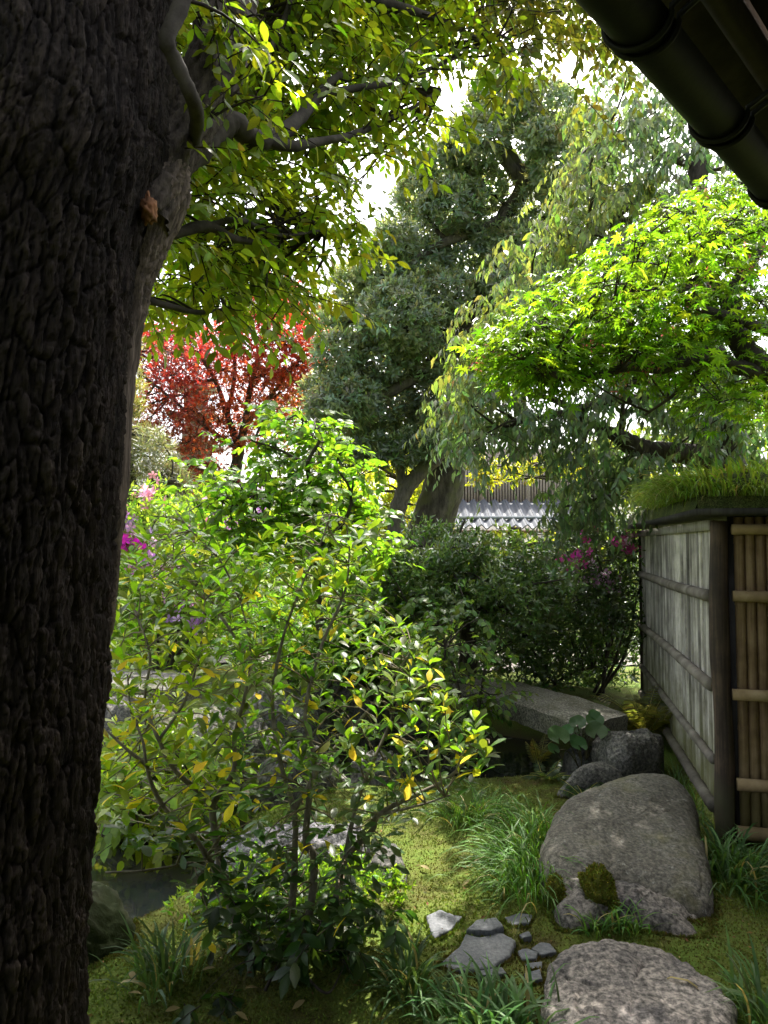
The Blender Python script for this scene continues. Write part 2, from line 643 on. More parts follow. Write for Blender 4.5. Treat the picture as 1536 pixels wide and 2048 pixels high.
M = {}
M['leaf'] = leaf_mat('leaf', trans=.54, gain=(2.8, 2.5, .7), spec=.28)
M['leaf_obj'] = leaf_mat('leaf_single', 'obj', trans=.54, gain=(2.8, 2.5, .7), spec=.28)
M['leaf_gloss'] = leaf_mat('glossy_leaf', trans=.42, rough=.36, spec=.3, gain=(2.2, 2.4, .6))
M['leaf_gloss_obj'] = leaf_mat('glossy_leaf_single', 'obj', trans=.42, rough=.36, spec=.3, gain=(2.2, 2.4, .6))
M['leaf_shiny'] = leaf_mat('shiny_leaf', trans=.32, rough=.25, gain=(2.1, 2.2, .8), spec=.9)
M['leaf_fresh'] = leaf_mat('fresh_leaf', trans=.5, gain=(2.3, 2.4, .6), spec=.2)
M['leaf_fresh_obj'] = leaf_mat('fresh_leaf_single', 'obj', trans=.5, gain=(2.3, 2.4, .6), spec=.2)
M['leaf_cool'] = leaf_mat('cool_leaf', trans=.38, rough=.32, gain=(2.0, 2.1, 1.0), spec=.6)
M['leaf_cool_obj'] = leaf_mat('cool_leaf_single', 'obj', trans=.38, rough=.32, gain=(2.0, 2.1, 1.0), spec=.6)
M['leaf_dark'] = leaf_mat('dark_leaf', trans=.4, rough=.42, gain=(2.2, 2.0, .9), spec=1.0)
M['leaf_red'] = leaf_mat('red_leaf', trans=.5, rough=.5, gain=(2.6, 2.2, 1.2))
M['grass'] = leaf_mat('grass_blade', trans=.35, rough=.5, gain=(2.2, 2.0, .8), spec=.35)
M['petal'] = leaf_mat('petal', trans=.45, rough=.6, gain=(1.3, 1.2, 1.3), spec=.2)
M['petal_obj'] = leaf_mat('petal_single', 'obj', trans=.45, rough=.6, gain=(1.3, 1.2, 1.3), spec=.2)
M['bark'] = bark_mat('old_bark', (.009, .007, .006), (.056, .043, .034), stretch=(1, 1, .15), scale=80, bump=1.0)
M['bark_dark'] = bark_mat('dark_bark', (.02, .016, .013), (.09, .075, .06), scale=25)
M['bark_grey'] = bark_mat('grey_bark', (.04, .035, .03), (.14, .125, .105), scale=20, moss=(.09, .10, .035))
M['bark_smooth'] = bark_mat('smooth_bark', (.03, .025, .019), (.085, .072, .058), stretch=(1, 1, 1), scale=14, bump=.3)
M['stem'] = bark_mat('shrub_stem', (.09, .078, .06), (.25, .22, .17), stretch=(1, 1, .5), scale=40, bump=.3)
M['dead_wood'] = bark_mat('dead_wood', (.09, .075, .065), (.42, .35, .30), stretch=(1, 1, .06), scale=70, bump=1.0)
M['rock_speckled'] = rock_mat('speckled_stone', (.075, .07, .07), (.185, .165, .148), (.27, .243, .22), speck=52, scale=3.2, bump=.7)
M['rock_boulder'] = rock_mat('boulder_stone', (.075, .068, .056), (.128, .118, .099), (.18, .17, .147), speck=60, con=.75, lichen=.6, moss=.25, scale=2.4, bump=.5, mosscol=(.12, .11, .045))
M['rock_dark'] = rock_mat('dark_stone', (.045, .044, .043), (.09, .085, .078), (.145, .138, .125), speck=55, lichen=.3, moss=.35, scale=4, bump=.6)
M['rock_blue'] = rock_mat('blue_grey_flagstone', (.085, .09, .10), (.125, .13, .14), (.17, .172, .178), speck=70, con=.4, scale=5, bump=.35, rough=.7)
M['rock_mossy'] = rock_mat('mossy_stone', (.02, .022, .015), (.04, .042, .025), (.06, .06, .04), speck=60, con=.5, moss=.9, scale=4, bump=.8, rough=1.0, mosscol=(.022, .032, .008))
M['rock_slab'] = rock_mat('bridge_stone', (.10, .094, .08), (.16, .15, .128), (.22, .21, .185), speck=70, lichen=.3, moss=.3, scale=2.0, bump=.4, mosscol=(.10, .095, .05))
M['rock_purple'] = rock_mat('purple_grey_stone', (.07, .067, .076), (.13, .125, .137), (.2, .194, .206), speck=90, scale=6, bump=.8)

# ================================================================== THE GROUND, THE POND
POND = np.array([(-4.5, 3.1), (-2.2, 3.12), (-1.12, 3.2), (-.92, 3.55), (-.8, 4.35), (-.1, 4.95), (.5, 5.08), (1.1, 5.05), (1.5, 5.3), (1.55, 6.5), (.6, 7.2), (-.5, 6.6), (-1.3, 5.6), (-2.4, 5.0), (-4.5, 4.9)])
WATER_Z = -.19

def poly_sd(x, y, poly):
    """signed distance to a polygon, negative inside"""
    d = np.full(x.shape, 1e9)
    inside = np.zeros(x.shape, bool)
    n = len(poly)
    for i in range(n):
        a, b = poly[i], poly[(i + 1) % n]
        e = b - a
        t = np.clip(((x - a[0]) * e[0] + (y - a[1]) * e[1]) / (e @ e), 0, 1)
        d = np.minimum(d, np.hypot(x - a[0] - t * e[0], y - a[1] - t * e[1]))
        c = ((a[1] > y) != (b[1] > y)) & (x < (b[0] - a[0]) * (y - a[1]) / (b[1] - a[1] + 1e-12) + a[0])
        inside ^= c
    return np.where(inside, -d, d)

def ground_z(x, y):
    x = np.asarray(x, float); y = np.asarray(y, float)
    p = np.stack([x, y, np.zeros_like(x)], -1)
    near = 1 - smoothstep(9, 14, np.hypot(x, y - 3))
    z = (.035 * fbm(p * 1.1 + 5, 3) + .012 * fbm(p * 5, 3)) * near
    z = z + .05 * np.exp(-(((x - .3) / .5) ** 2 + ((y - 4.15) / .35) ** 2))
    z = z + .09 * np.exp(-(((x + .45) / .45) ** 2 + ((y - 2.75) / .22) ** 2))
    z = z - .10 * smoothstep(1.45, 1.9, x) * (1 - smoothstep(4.6, 5.4, y)) * smoothstep(2.6, 3.4, y)
    z = z - .62 * smoothstep(.10, -.28, poly_sd(x, y, POND))
    return z

def axis_pts(lo, hi, step, far):
    c = np.arange(lo, hi + 1e-6, step)
    out = [step]
    while out[-1] < far:
        out.append(out[-1] * 1.35 + .02)
    o = np.cumsum(out)
    return np.concatenate([lo - o[::-1], c, hi + o])

gx = axis_pts(-2.6, 2.8, .034, 160)
gy = axis_pts(1.6, 7.2, .034, 160)
XX, YY = np.meshgrid(gx, gy)
ZZ = ground_z(XX, YY)
g = Geo()
g.add(np.stack([XX, YY, ZZ], -1).reshape(-1, 3), grid_faces(len(gx), len(gy)))

def ground_material():
    m, nt, nd, lk, bs = newmat('moss_ground')
    tc = nd.new('ShaderNodeTexCoord')
    n1 = N_(nd, 'ShaderNodeTexNoise', Scale=1.3, Detail=6.0, Roughness=.6)
    n2 = N_(nd, 'ShaderNodeTexNoise', Scale=9.0, Detail=6.0, Roughness=.7)
    n3 = N_(nd, 'ShaderNodeTexNoise', Scale=130.0, Detail=4.0, Roughness=.7)
    for n in (n1, n2, n3):
        lk.new(tc.outputs['Object'], n.inputs['Vector'])
    sm = N_(nd, 'ShaderNodeMath', operation='MULTIPLY_ADD'); sm.inputs[1].default_value = .45
    lk.new(n2.outputs['Fac'], sm.inputs[0])
    hf = N_(nd, 'ShaderNodeMath', operation='MULTIPLY'); hf.inputs[1].default_value = .6
    lk.new(n1.outputs['Fac'], hf.inputs[0]); lk.new(hf.outputs[0], sm.inputs[2])
    r = ramp(nd, [(.36, (.085, .06, .025)), (.45, (.10, .10, .027)), (.53, (.125, .16, .03)), (.64, (.11, .18, .03))])
    lk.new(sm.outputs[0], r.inputs[0])
    r3 = ramp(nd, [(.3, (.45, .45, .45)), (.7, (1.35, 1.35, 1.35))])
    lk.new(n3.outputs['Fac'], r3.inputs[0])
    mul = N_(nd, 'ShaderNodeMix', data_type='RGBA', blend_type='MULTIPLY'); mul.inputs[0].default_value = 1
    lk.new(r.outputs[0], mul.inputs[6]); lk.new(r3.outputs[0], mul.inputs[7])
    # below the water line: bare brown mud and sand
    sx = nd.new('ShaderNodeSeparateXYZ'); lk.new(tc.outputs['Object'], sx.inputs[0])
    mr = N_(nd, 'ShaderNodeMapRange'); mr.inputs['From Min'].default_value = -.10; mr.inputs['From Max'].default_value = -.2
    lk.new(sx.outputs['Z'], mr.inputs['Value'])
    mx = N_(nd, 'ShaderNodeMix', data_type='RGBA'); lk.new(mr.outputs[0], mx.inputs[0])
    lk.new(mul.outputs[2], mx.inputs[6]); mx.inputs[7].default_value = (.09, .07, .04, 1)
    lk.new(mx.outputs[2], bs.inputs['Base Color'])
    bs.inputs['Roughness'].default_value = .95
    bs.inputs['Specular IOR Level'].default_value = .15
    bp = N_(nd, 'ShaderNodeBump', Strength=.8, Distance=.015)
    lk.new(n3.outputs['Fac'], bp.inputs['Height']); lk.new(bp.outputs[0], bs.inputs['Normal'])
    return m
M['ground'] = ground_material()
ground = structure(g.build('ground', M['ground'], loc=(0, 0, 0), shade=True))

def water_material():
    m, nt, nd, lk, bs = newmat('pond_water')
    tc = nd.new('ShaderNodeTexCoord')
    n1 = N_(nd, 'ShaderNodeTexNoise', Scale=5.0, Detail=3.0)
    lk.new(tc.outputs['Object'], n1.inputs['Vector'])
    n2 = N_(nd, 'ShaderNodeTexNoise', Scale=2.2, Detail=4.0)
    lk.new(tc.outputs['Object'], n2.inputs['Vector'])
    r = ramp(nd, [(.4, (.02, .024, .024)), (.65, (.06, .055, .04))])
    lk.new(n2.outputs['Fac'], r.inputs[0]); lk.new(r.outputs[0], bs.inputs['Base Color'])
    bs.inputs['Roughness'].default_value = .06
    bs.inputs['IOR'].default_value = 1.33
    bp = N_(nd, 'ShaderNodeBump', Strength=.06, Distance=.05)
    lk.new(n1.outputs['Fac'], bp.inputs['Height']); lk.new(bp.outputs[0], bs.inputs['Normal'])
    return m
g = Geo()
wx, wy = np.meshgrid(np.linspace(-5, 2.2, 30), np.linspace(2.7, 7.6, 24))
g.add(np.stack([wx, wy, np.full_like(wx, WATER_Z)], -1).reshape(-1, 3), grid_faces(30, 24))
structure(g.build('pond_water', water_material(), loc=(0, 0, 0)))

# pale gravel path beyond the bridge
g = Geo()
pl = smooth(np.array([(5.5, 11.3, 0), (4.2, 10.6, 0), (3.2, 10.2, 0), (2.2, 10.0, 0), (1.0, 9.9, 0), (-1.5, 10.2, 0), (-4, 11, 0)], float), 8)
tt = norm(np.gradient(pl, axis=0)); sd = np.stack([-tt[:, 1], tt[:, 0], 0 * tt[:, 0]], -1)
rows = np.stack([pl + sd * w for w in np.linspace(-.75, .75, 9)], 1)
rows[..., 2] = ground_z(rows[..., 0], rows[..., 1]) + .02
g.add(rows.reshape(-1, 3), grid_faces(9, len(pl)))
M['gravel'] = rock_mat('pale_gravel', (.09, .08, .065), (.13, .12, .10), (.18, .165, .14), speck=60, scale=8, bump=.5)
structure(g.build('garden_path', M['gravel'], loc=(0, 0, 0)))

# ================================================================== STONES
def stone_geo(outline, base, h, p=4.0, q=2.2, amp=.03, freq=4.0, res=96, rings=34, tilt=None, seed=0, fine=.25, layered=0.0, crack=0.0, sharp=False):
    """outline: closed list of world (x, y); flat-topped dome, broken up by noise"""
    o = np.asarray([(a[0], a[1]) for a in outline], float)
    c = o.mean(0)
    cl = np.vstack([o[-1:], o, o[:2]])
    sm = smooth(np.c_[cl, np.zeros(len(cl))], 10)[10:-10, :2]
    if sharp:                                           # straight broken edges, corners only just eased
        cl = np.vstack([o, o[:1]])
        sm = np.vstack([a * (1 - t_) + b * t_ for a, b in zip(cl[:-1], cl[1:]) for t_ in (.06, .5, .94)])
        sm = np.vstack([sm, sm[:1]])
    L = np.concatenate([[0], np.cumsum(np.linalg.norm(np.diff(sm, axis=0), axis=1))])
    t = np.linspace(0, L[-1], res, endpoint=False)
    ring = np.stack([np.interp(t, L, sm[:, 0]), np.interp(t, L, sm[:, 1])], 1)
    ph = np.linspace(0.02, math.pi / 2, rings)
    s = np.sin(ph) ** (2 / p); zz = h * np.cos(ph) ** (2 / q)
    s = np.append(s, [1.0, .97]); zz = np.append(zz, [-.08, -.25])
    xy = c + (ring - c)[None] * s[:, None, None]
    z = base + np.repeat(zz[:, None], res, 1)
    v = np.concatenate([xy, z[..., None]], -1)
    if tilt is not None:
        v[..., 2] += ((v[..., 0] - c[0]) * tilt[0] + (v[..., 1] - c[1]) * tilt[1]) * np.clip(zz / h, 0, 1)[:, None] ** .4
    nrm = norm(np.concatenate([(xy - c), np.full(xy.shape[:2] + (1,), .25) * 1.0], -1) * np.array([1, 1, 1.0]))
    w = smoothstep(.55, 1.0, s)[:, None, None]
    nrm = norm(nrm * w + np.array([0, 0, 1.0]) * (1 - w))
    q3 = v * freq + seed * 7.7
    dsp = amp * (fbm(q3, 5, 2.1, .52) + fine * np.abs(fbm(q3 * 3.1, 3)))
    if crack:
        cn = np.abs(perlin(v * 2.1 + seed * 3.3) + .25 * perlin(v * 9 + seed))
        dsp = dsp - crack * (1 - smoothstep(0, .05, cn))
    if layered:
        dsp = dsp + layered * np.abs(np.modf(fbm(q3 * .5, 2) * 3 + v[..., 2] * 9)[0])
    v = v + nrm * dsp[..., None]
    top = v[0].mean(0)
    V = np.vstack([v.reshape(-1, 3), top])
    F = grid_faces(res, len(s), True)[:, ::-1]
    k = np.arange(res)
    F = np.vstack([F, np.stack([k, (k + 1) % res, np.full(res, len(V) - 1)], 1)])
    return V, F

EDGES = []
def stone(name, mat, outline, base, h, label=None, cat='stone', group=None, parent=None, **kw):
    V, F = stone_geo(outline, base, h, **kw)
    EDGES.append(np.asarray([(a[0], a[1]) for a in outline], float))
    g = Geo(); g.add(V, F)
    o = g.build(name, mat, parent, shade=True)
    if label:
        tag(o, label, cat, group)
    return o

def outl(pts, z=.03):
    return [tuple(G(*(p if len(p) == 3 else (*p, z)))[:2]) for p in pts]

stone('stepping_stone', M['rock_speckled'], outl([(1088, 1955), (1100, 1912), (1145, 1880), (1190, 1868), (1300, 1876), (1370, 1902), (1420, 1940), (1468, 1992), (1475, 2050), (1440, 2105), (1310, 2135), (1180, 2110), (1105, 2040), (1082, 1995)], .1),
      -.02, .12, 'broad pinkish grey speckled stepping stone at the foot of the boulder', p=8, q=4.5, amp=.020, freq=3.6, res=200, rings=90, seed=1, fine=.5, crack=.012)

bl = thing('boulder', tuple(G(1250, 1700, 0)), 'long grey brown boulder lying beside the bamboo fence', 'boulder')
bl_top = stone('upper_mass', M['rock_boulder'], outl([(1084, 1745, .10), (1082, 1712, .10), (1093, 1665, .12), (1122, 1615, .14), (1175, 1578, .18), (1250, 1553, .2), (1340, 1548, .2), (1388, 1585, .17), (1402, 1640, .14), (1415, 1720, .1), (1424, 1785, .08), (1385, 1812, .06), (1310, 1795, .06), (1230, 1772, .08), (1150, 1768, .10)]),
      -.03, .21, parent=bl, p=6, q=4, amp=.019, freq=2.8, res=230, rings=100, tilt=(-.04, .14), seed=3, fine=.45, crack=.004)
stone('lower_ledge', M['rock_speckled'], outl([(1098, 1768, .05), (1100, 1820, .03), (1125, 1858, 0), (1160, 1868, 0), (1230, 1858, 0), (1320, 1872, 0), (1395, 1885, 0), (1420, 1862, 0), (1415, 1805, .04), (1330, 1770, .08), (1200, 1755, .08)]),
      -.06, .15, parent=bl, p=3.0, q=1.9, amp=.035, freq=4.5, res=130, rings=44, tilt=(-.12, .15), seed=5, fine=.5)

def moss_cushion(name, mat, c, rx, ry, rz, parent=None, n=900, col=(.12, .13, .02)):
    """a rounded cushion of moss: lumpy body with short sprigs standing on it"""
    th = np.linspace(0, 2 * math.pi, 36, endpoint=False); ph = np.linspace(.02, math.pi / 2 + .3, 14)
    TH, PH = np.meshgrid(th, ph)
    d = np.stack([np.sin(PH) * np.cos(TH), np.sin(PH) * np.sin(TH), np.cos(PH)], -1)
    r = 1 + .18 * fbm(d * 2.3 + c[0] * 9, 4)
    v = np.asarray(c) + d * np.array([rx, ry, rz]) * r[..., None]
    g = Geo()
    g.add(v.reshape(-1, 3), grid_faces(36, 14, True), np.array(col) * .7)
    dd = rdir(n); dd[:, 2] = np.abs(dd[:, 2])
    rr = 1 + .18 * fbm(dd * 2.3 + c[0] * 9, 4)
    p = np.asarray(c) + dd * np.array([rx, ry, rz]) * rr[:, None]
    L = Leaves(); dirs = norm(dd + rng.normal(0, .5, (n, 3)) + [0, 0, .3])
    V0, F0 = LEAF_LOW
    B = basis(dirs, rdir(n)); s = rng.uniform(.008, .016, n)
    v = np.einsum('nij,kj->nki', B * s[:, None, None], V0 * [1.6, 1, 1]) + p[:, None]
    f = F0[None] + (np.arange(n) * len(V0))[:, None, None]
    g.add(v.reshape(-1, 3), f.reshape(-1, 3), np.repeat(jit(col, n, .35), len(V0), 0))
    return g.build(name, mat, parent)
M['moss'] = leaf_mat('moss', trans=.2, rough=.8, gain=(1.8, 1.7, .8), spec=.1)
moss_cushion('moss_patch', M['moss'], G(1196, 1795, .07), .075, .12, .115, bl_top, 2600)
moss_cushion('moss_patch', M['moss'], G(1112, 1795, .05), .035, .07, .09, bl_top, 700)
moss_cushion('moss_patch', M['moss'], G(1235, 1822, .03) - [0, 0, .01], .12, .06, .055, bl_top, 900, (.07, .075, .015))

# the flagstones set flush in the moss
FLAG = [
    ([(852, 1833), (880, 1818), (905, 1829), (926, 1832), (902, 1858), (868, 1878), (857, 1852)], 'pointed blue grey flagstone, leftmost of those set in the moss'),
    ([(1003, 1831), (1040, 1820), (1067, 1825), (1058, 1842), (1020, 1845)], 'small flagstone tucked under the tall grass tuft beside the boulder'),
    ([(1061, 1887), (1080, 1874), (1100, 1877), (1114, 1892), (1085, 1899)], 'pointed dark pebble nearest the boulder among the small flat stones'),
    ([(1035, 1896), (1055, 1890), (1076, 1898), (1072, 1911), (1042, 1912)], 'rounded small flat stone right of the cracked flagstone'),
    ([(1048, 1920), (1085, 1915), (1084, 1929), (1056, 1932)], 'second small flat stone below the rounded one'),
    ([(1048, 1947), (1080, 1938), (1086, 1958), (1052, 1964)], 'small flat stone touching the left edge of the speckled stepping stone'),
    ([(950, 1943), (1005, 1934), (1014, 1947), (958, 1953)], 'thin flat stone half hidden behind the front grass tuft'),
    ([(1038, 1863), (1058, 1856), (1064, 1868), (1044, 1872)], 'tiny pebble in the moss above the small flat stones'),
]
for k, (ol, lab) in enumerate(FLAG):
    stone('flagstone', M['rock_blue'], outl(ol, .02), ground_z(*G(*ol[0], 0)[:2]) - .005, .022, lab, 'stone', 'flat stones set in the moss', p=16, q=6, amp=.004, freq=9, res=60, rings=24, seed=11 + k, sharp=True)
fl = thing('flagstone', tuple(G(960, 1885, 0)), 'largest blue grey flagstone with a crack across its top', 'stone', 'flat stones set in the moss')
stone('slab', M['rock_blue'], outl([(872, 1928), (918, 1893), (930, 1862), (960, 1868), (1006, 1860), (1032, 1876), (1022, 1905), (986, 1930), (930, 1938)], .03), -.01, .035, parent=fl, p=16, q=6, amp=.007, freq=7, res=90, rings=24, seed=21, sharp=True)
stone('broken_corner', M['rock_blue'], outl([(931, 1857), (950, 1836), (995, 1831), (1008, 1853), (985, 1862), (950, 1862)], .04), -.01, .05, parent=fl, p=16, q=6, amp=.006, freq=8, res=70, rings=20, seed=22, sharp=True)

stone('garden_rock', M['rock_dark'], outl([(733, 1735), (750, 1708), (782, 1698), (808, 1718), (812, 1750), (780, 1760), (745, 1756)], .05), -.03, .15, 'small dark rounded rock left of the sunlit moss', 'rock', 'rocks around the pond', p=2.6, q=2, amp=.02, freq=9, seed=31)
stone('garden_rock', M['rock_dark'], outl([(1112, 1580, .04), (1135, 1552, .08), (1175, 1530, .12), (1225, 1535, .12), (1258, 1560, .1), (1240, 1585, .03), (1170, 1596, .0)]), -.05, .23, 'smooth grey brown rock lying behind the boulder', 'rock', 'rocks around the pond', p=2.6, q=2, amp=.022, freq=4, seed=32, tilt=(.2, 0))
stone('garden_rock', M['rock_dark'], outl([(1186, 1520, .05), (1205, 1490, .15), (1240, 1478, .2), (1300, 1480, .2), (1326, 1512, .12), (1318, 1552, .02), (1240, 1560, .02)]), -.05, .33, 'angular mossy rock between the round leaved plant and the fence', 'rock', 'rocks around the pond', p=4, q=3, amp=.03, freq=5, seed=33, fine=.6)
stone('garden_rock', M['rock_mossy'], [(-1.62, 2.75), (-1.35, 2.62), (-1.12, 2.72), (-1.0, 2.95), (-1.08, 3.12), (-1.35, 3.2), (-1.65, 3.1)], -.12, .34, 'dark moss covered rock at the foot of the big trunk', 'rock', 'rocks around the pond', p=2.6, q=2, amp=.05, freq=4, seed=34, fine=.5)
stone('garden_rock', M['rock_purple'], outl([(428, 1745, .0), (452, 1690, .05), (520, 1645, .12), (620, 1632, .15), (705, 1640, .13), (745, 1672, .08), (715, 1725, .02), (570, 1752, 0)]), -.08, .2, 'flat purple grey rock sloping behind the yellow flecked shrub', 'rock', 'rocks around the pond', p=4, q=2, amp=.05, freq=3.5, res=130, rings=40, seed=35, tilt=(.08, .05), fine=.6)
far_rocks = [(-2.5, 5.0, .5, .42), (-1.85, 5.3, .42, .5), (-1.35, 5.62, .5, .36), (-.85, 6.15, .45, .4), (-.3, 6.7, .4, .5), (.25, 7.1, .42, .34), (-1.5, 4.55, .22, .25), (-.55, 4.75, .3, .32), (-.05, 5.12, .22, .2)]
for k, (x, y, r, h) in enumerate(far_rocks):
    a = np.linspace(0, 2 * math.pi, 9, endpoint=False)
    rr = r * (1 + rng.uniform(-.25, .25, 9))
    stone('garden_rock', M['rock_dark'], list(zip(x + rr * np.cos(a), y + rr * .8 * np.sin(a))), -.3, h + .25, 'dark rock in the pond bank behind the leaves of the shrub', 'rock', 'rocks on the far pond bank', p=2.8, q=2.2, amp=.08, freq=3, seed=40 + k, fine=.6)
M['rock_wet'] = rock_mat('wet_stone', (.03, .03, .03), (.06, .058, .055), (.1, .095, .09), speck=60, scale=5, bump=.6, rough=.5)
stone('garden_rock', M['rock_wet'], [(1.4, 5.22), (1.55, 5.2), (1.75, 5.3), (1.9, 5.55), (1.7, 5.75), (1.35, 5.5)], -.3, .36, 'wet dark rock carrying the near end of the stone bridge', 'rock', 'rocks around the pond', p=4, q=3, amp=.05, freq=4, seed=52)

# the stone bridge: one long slab, slightly arched
def slab(name, corners, thick, mat, label, cat, arch=.0, nu=60, nv=20, seed=0):
    """corners a,b,c,d (3-D, near-left, near-right, far-right, far-left) of the top face"""
    a, b, c, d = [np.asarray(q, float) for q in corners]
    u = np.linspace(0, 1, nu)[None, :, None]; v = np.linspace(0, 1, nv)[:, None, None]
    top = (a * (1 - u) + b * u) * (1 - v) + (d * (1 - u) + c * u) * v
    rim = np.minimum(np.minimum(u, 1 - u) * 9, np.minimum(v, 1 - v) * 3)[..., 0]
    top[..., 2] += arch * 4 * (u * (1 - u))[..., 0] + .012 * fbm(top * 5 + seed, 4) - .02 * (1 - smoothstep(0, .35, rim))
    bot = top.copy(); bot[..., 2] -= thick + .03 * fbm(top * 3 + 9 + seed, 3)
    g = Geo()
    g.add(top.reshape(-1, 3), grid_faces(nu, nv))
    g.add(bot.reshape(-1, 3), grid_faces(nu, nv)[:, ::-1])
    for e in (('v', 0), ('v', -1), ('u', 0), ('u', -1)):
        t = top[e[1], :] if e[0] == 'v' else top[:, e[1]]
        bt = bot[e[1], :] if e[0] == 'v' else bot[:, e[1]]
        ks = np.linspace(0, 1, 7)[:, None, None]
        w = t[None] * (1 - ks) + bt[None] * ks
        out = norm(t - np.mean([a, b, c, d], 0)); out[:, 2] = 0
        w = w + out[None] * (.012 * fbm(w * 6 + seed, 3))[..., None] * np.sin(ks * math.pi)
        g.add(w.reshape(-1, 3), grid_faces(len(t), 7))
    o = g.build(name, mat, shade=False)
    return tag(o, label, cat)
slab('stone_bridge', [(.50, 6.62, .30), (1.43, 5.19, .30), (1.88, 5.55, .31), (.92, 7.05, .31)], .145, M['rock_slab'], 'long stone slab bridge crossing the pond towards the fence', 'bridge', arch=.05)
slab('stone_slab', [(-3.3, 6.9, .34), (-1.95, 6.3, .34), (-1.75, 6.9, .36), (-3.1, 7.5, .36)], .2, M['rock_dark'], 'grey stone slab glimpsed beside the big trunk behind the shrub', 'stone', seed=4)

# ================================================================== THE FENCE
FC = np.array([1.93, 4.1, 0.0])                    # corner post
FA = np.array([math.sin(R(13)), math.cos(R(13)), 0])   # along the long side, away from us
FB = np.array([math.cos(R(13)), -math.sin(R(13)), 0])  # along the front side, to the right
FN = -FB                                            # outward from the long side
FM = -FA                                            # outward from the front side
UP = np.array([0, 0, 1.0])
M['slat'] = wood_mat('weathered_slat', (.11, .10, .09), (.36, .33, .30), (.60, .565, .53), objvar=.5, foot=((.16, .16, .05), .15, .7))
M['cane'] = wood_mat('aged_bamboo', (.09, .055, .028), (.23, .15, .08), (.36, .26, .155), objvar=.25, foot=((.12, .11, .035), .02, .55))
M['rail'] = wood_mat('bamboo_rail', (.09, .077, .063), (.19, .165, .14), (.30, .27, .235), stretch=(.2, .2, .2), scale=30, objvar=.15)
M['rail_tan'] = wood_mat('tan_bamboo_rail', (.15, .10, .05), (.27, .19, .10), (.37, .28, .17), stretch=(.2, .2, .2), scale=30, objvar=.15)
M['post'] = wood_mat('dark_post', (.018, .013, .011), (.05, .035, .026), (.12, .08, .055), objvar=.1, foot=((.10, .10, .05), .0, .3))
M['board'] = wood_mat('black_board', (.012, .011, .011), (.03, .027, .025), (.06, .055, .05), objvar=.1)

fence = thing('slat_fence', tuple(FC + FA * 1.6 + [0, 0, -.12]), 'weathered grey slat fence panel running back from the dark corner post', 'fence')
s = .075
while s < 3.3:
    w = rng.uniform(.028, .058)
    g = Geo()
    nz = 12
    zz = np.linspace(.03 + rng.uniform(-.02, .02), 1.72, nz)
    bow = rng.uniform(-.004, .004); tw = rng.uniform(-.004, .004)
    dp_ = w * rng.uniform(.28, .42)
    prof = [(-.5, -.006), (-.46, .30 * dp_), (-.28, .82 * dp_), (0, dp_), (.28, .82 * dp_), (.46, .30 * dp_), (.5, -.006)]
    ring = []
    for z in zz:
        for (a, b) in prof:
            ring.append(FC + FA * (s + w / 2 + a * w + bow * math.sin(z * 2)) + FN * (.012 + b + tw * z + rng.uniform(-.0006, .0006)) + UP * z)
    g.add(ring, grid_faces(7, nz)[:, ::-1])
    g.build('slat', M['slat'], fence)
    s += w + (rng.uniform(.004, .008) if rng.random() < .65 else rng.uniform(.010, .018))
g = Geo(); box(g, (0, -.02, .0), (3.4, -.006, 1.7), rot=np.stack([FA, FN, UP], 1), org=FC); g.build('backing_board', M['board'], fence)

def bamboo(name, a, b, r, mat, parent, node=.33, sides=16, half=False, phase=.1):
    """a bamboo pole with swollen nodes"""
    a, b = np.asarray(a, float), np.asarray(b, float)
    L = np.linalg.norm(b - a)
    ts = [0]
    nodes = np.arange(phase, L - .02, node) * (1 + 0)
    for nd in nodes:
        ts += [nd - .016, nd - .006, nd - .002, nd + .002, nd + .008, nd + .02]
    ts.append(L)
    ts = np.array(sorted(t for t in ts if 0 <= t <= L))
    rad = np.full(len(ts), r)
    for nd in nodes:
        rad = rad + r * .16 * np.exp(-((ts - nd) / .008) ** 2) - r * .22 * np.exp(-((ts - nd) / .0025) ** 2)
    pts = a + (b - a) * (ts / L)[:, None]
    wob = rng.uniform(0, 6)
    pts = pts + np.stack([0 * ts, 0 * ts, .004 * np.sin(ts * 2 + wob)], 1) if abs((b - a)[2]) < .3 else pts
    g = Geo()
    tube(g, pts, rad, sides)
    return g.build(name, mat, parent, shade=False)

for z, r in ((1.30, .034), (.79, .033), (.36, .027), (.10, .034)):
    a = FC + FA * .05 + FN * (.028 + r * .55) + UP * z
    bamboo('rail', a, a + FA * 3.25, r, M['rail'], fence, node=.42)
g = Geo(); tube(g, [FC + FA * 3.34 + UP * -.2, FC + FA * 3.34 + UP * 1.74], [.05, .045], 14); g.build('post', M['post'], fence)
g = Geo(); box(g, (.03, .02, 1.685), (3.36, .055, 1.745), rot=np.stack([FA, FN, UP], 1), org=FC); g.build('top_board', M['slat'], fence)

cpost = Geo()
zz = np.linspace(-.3, 1.74, 40)
tube(cpost, [FC + UP * z + FB * .006 * math.sin(z * 4) for z in zz], .052 + .003 * np.sin(zz * 7), 20, disp=lambda p, r: .004 * fbm(p * np.array([14, 14, 3]), 3))
tag(cpost.build('fence_post', M['post'], shade=True), 'dark reddish round corner post between the two fence panels', 'post')

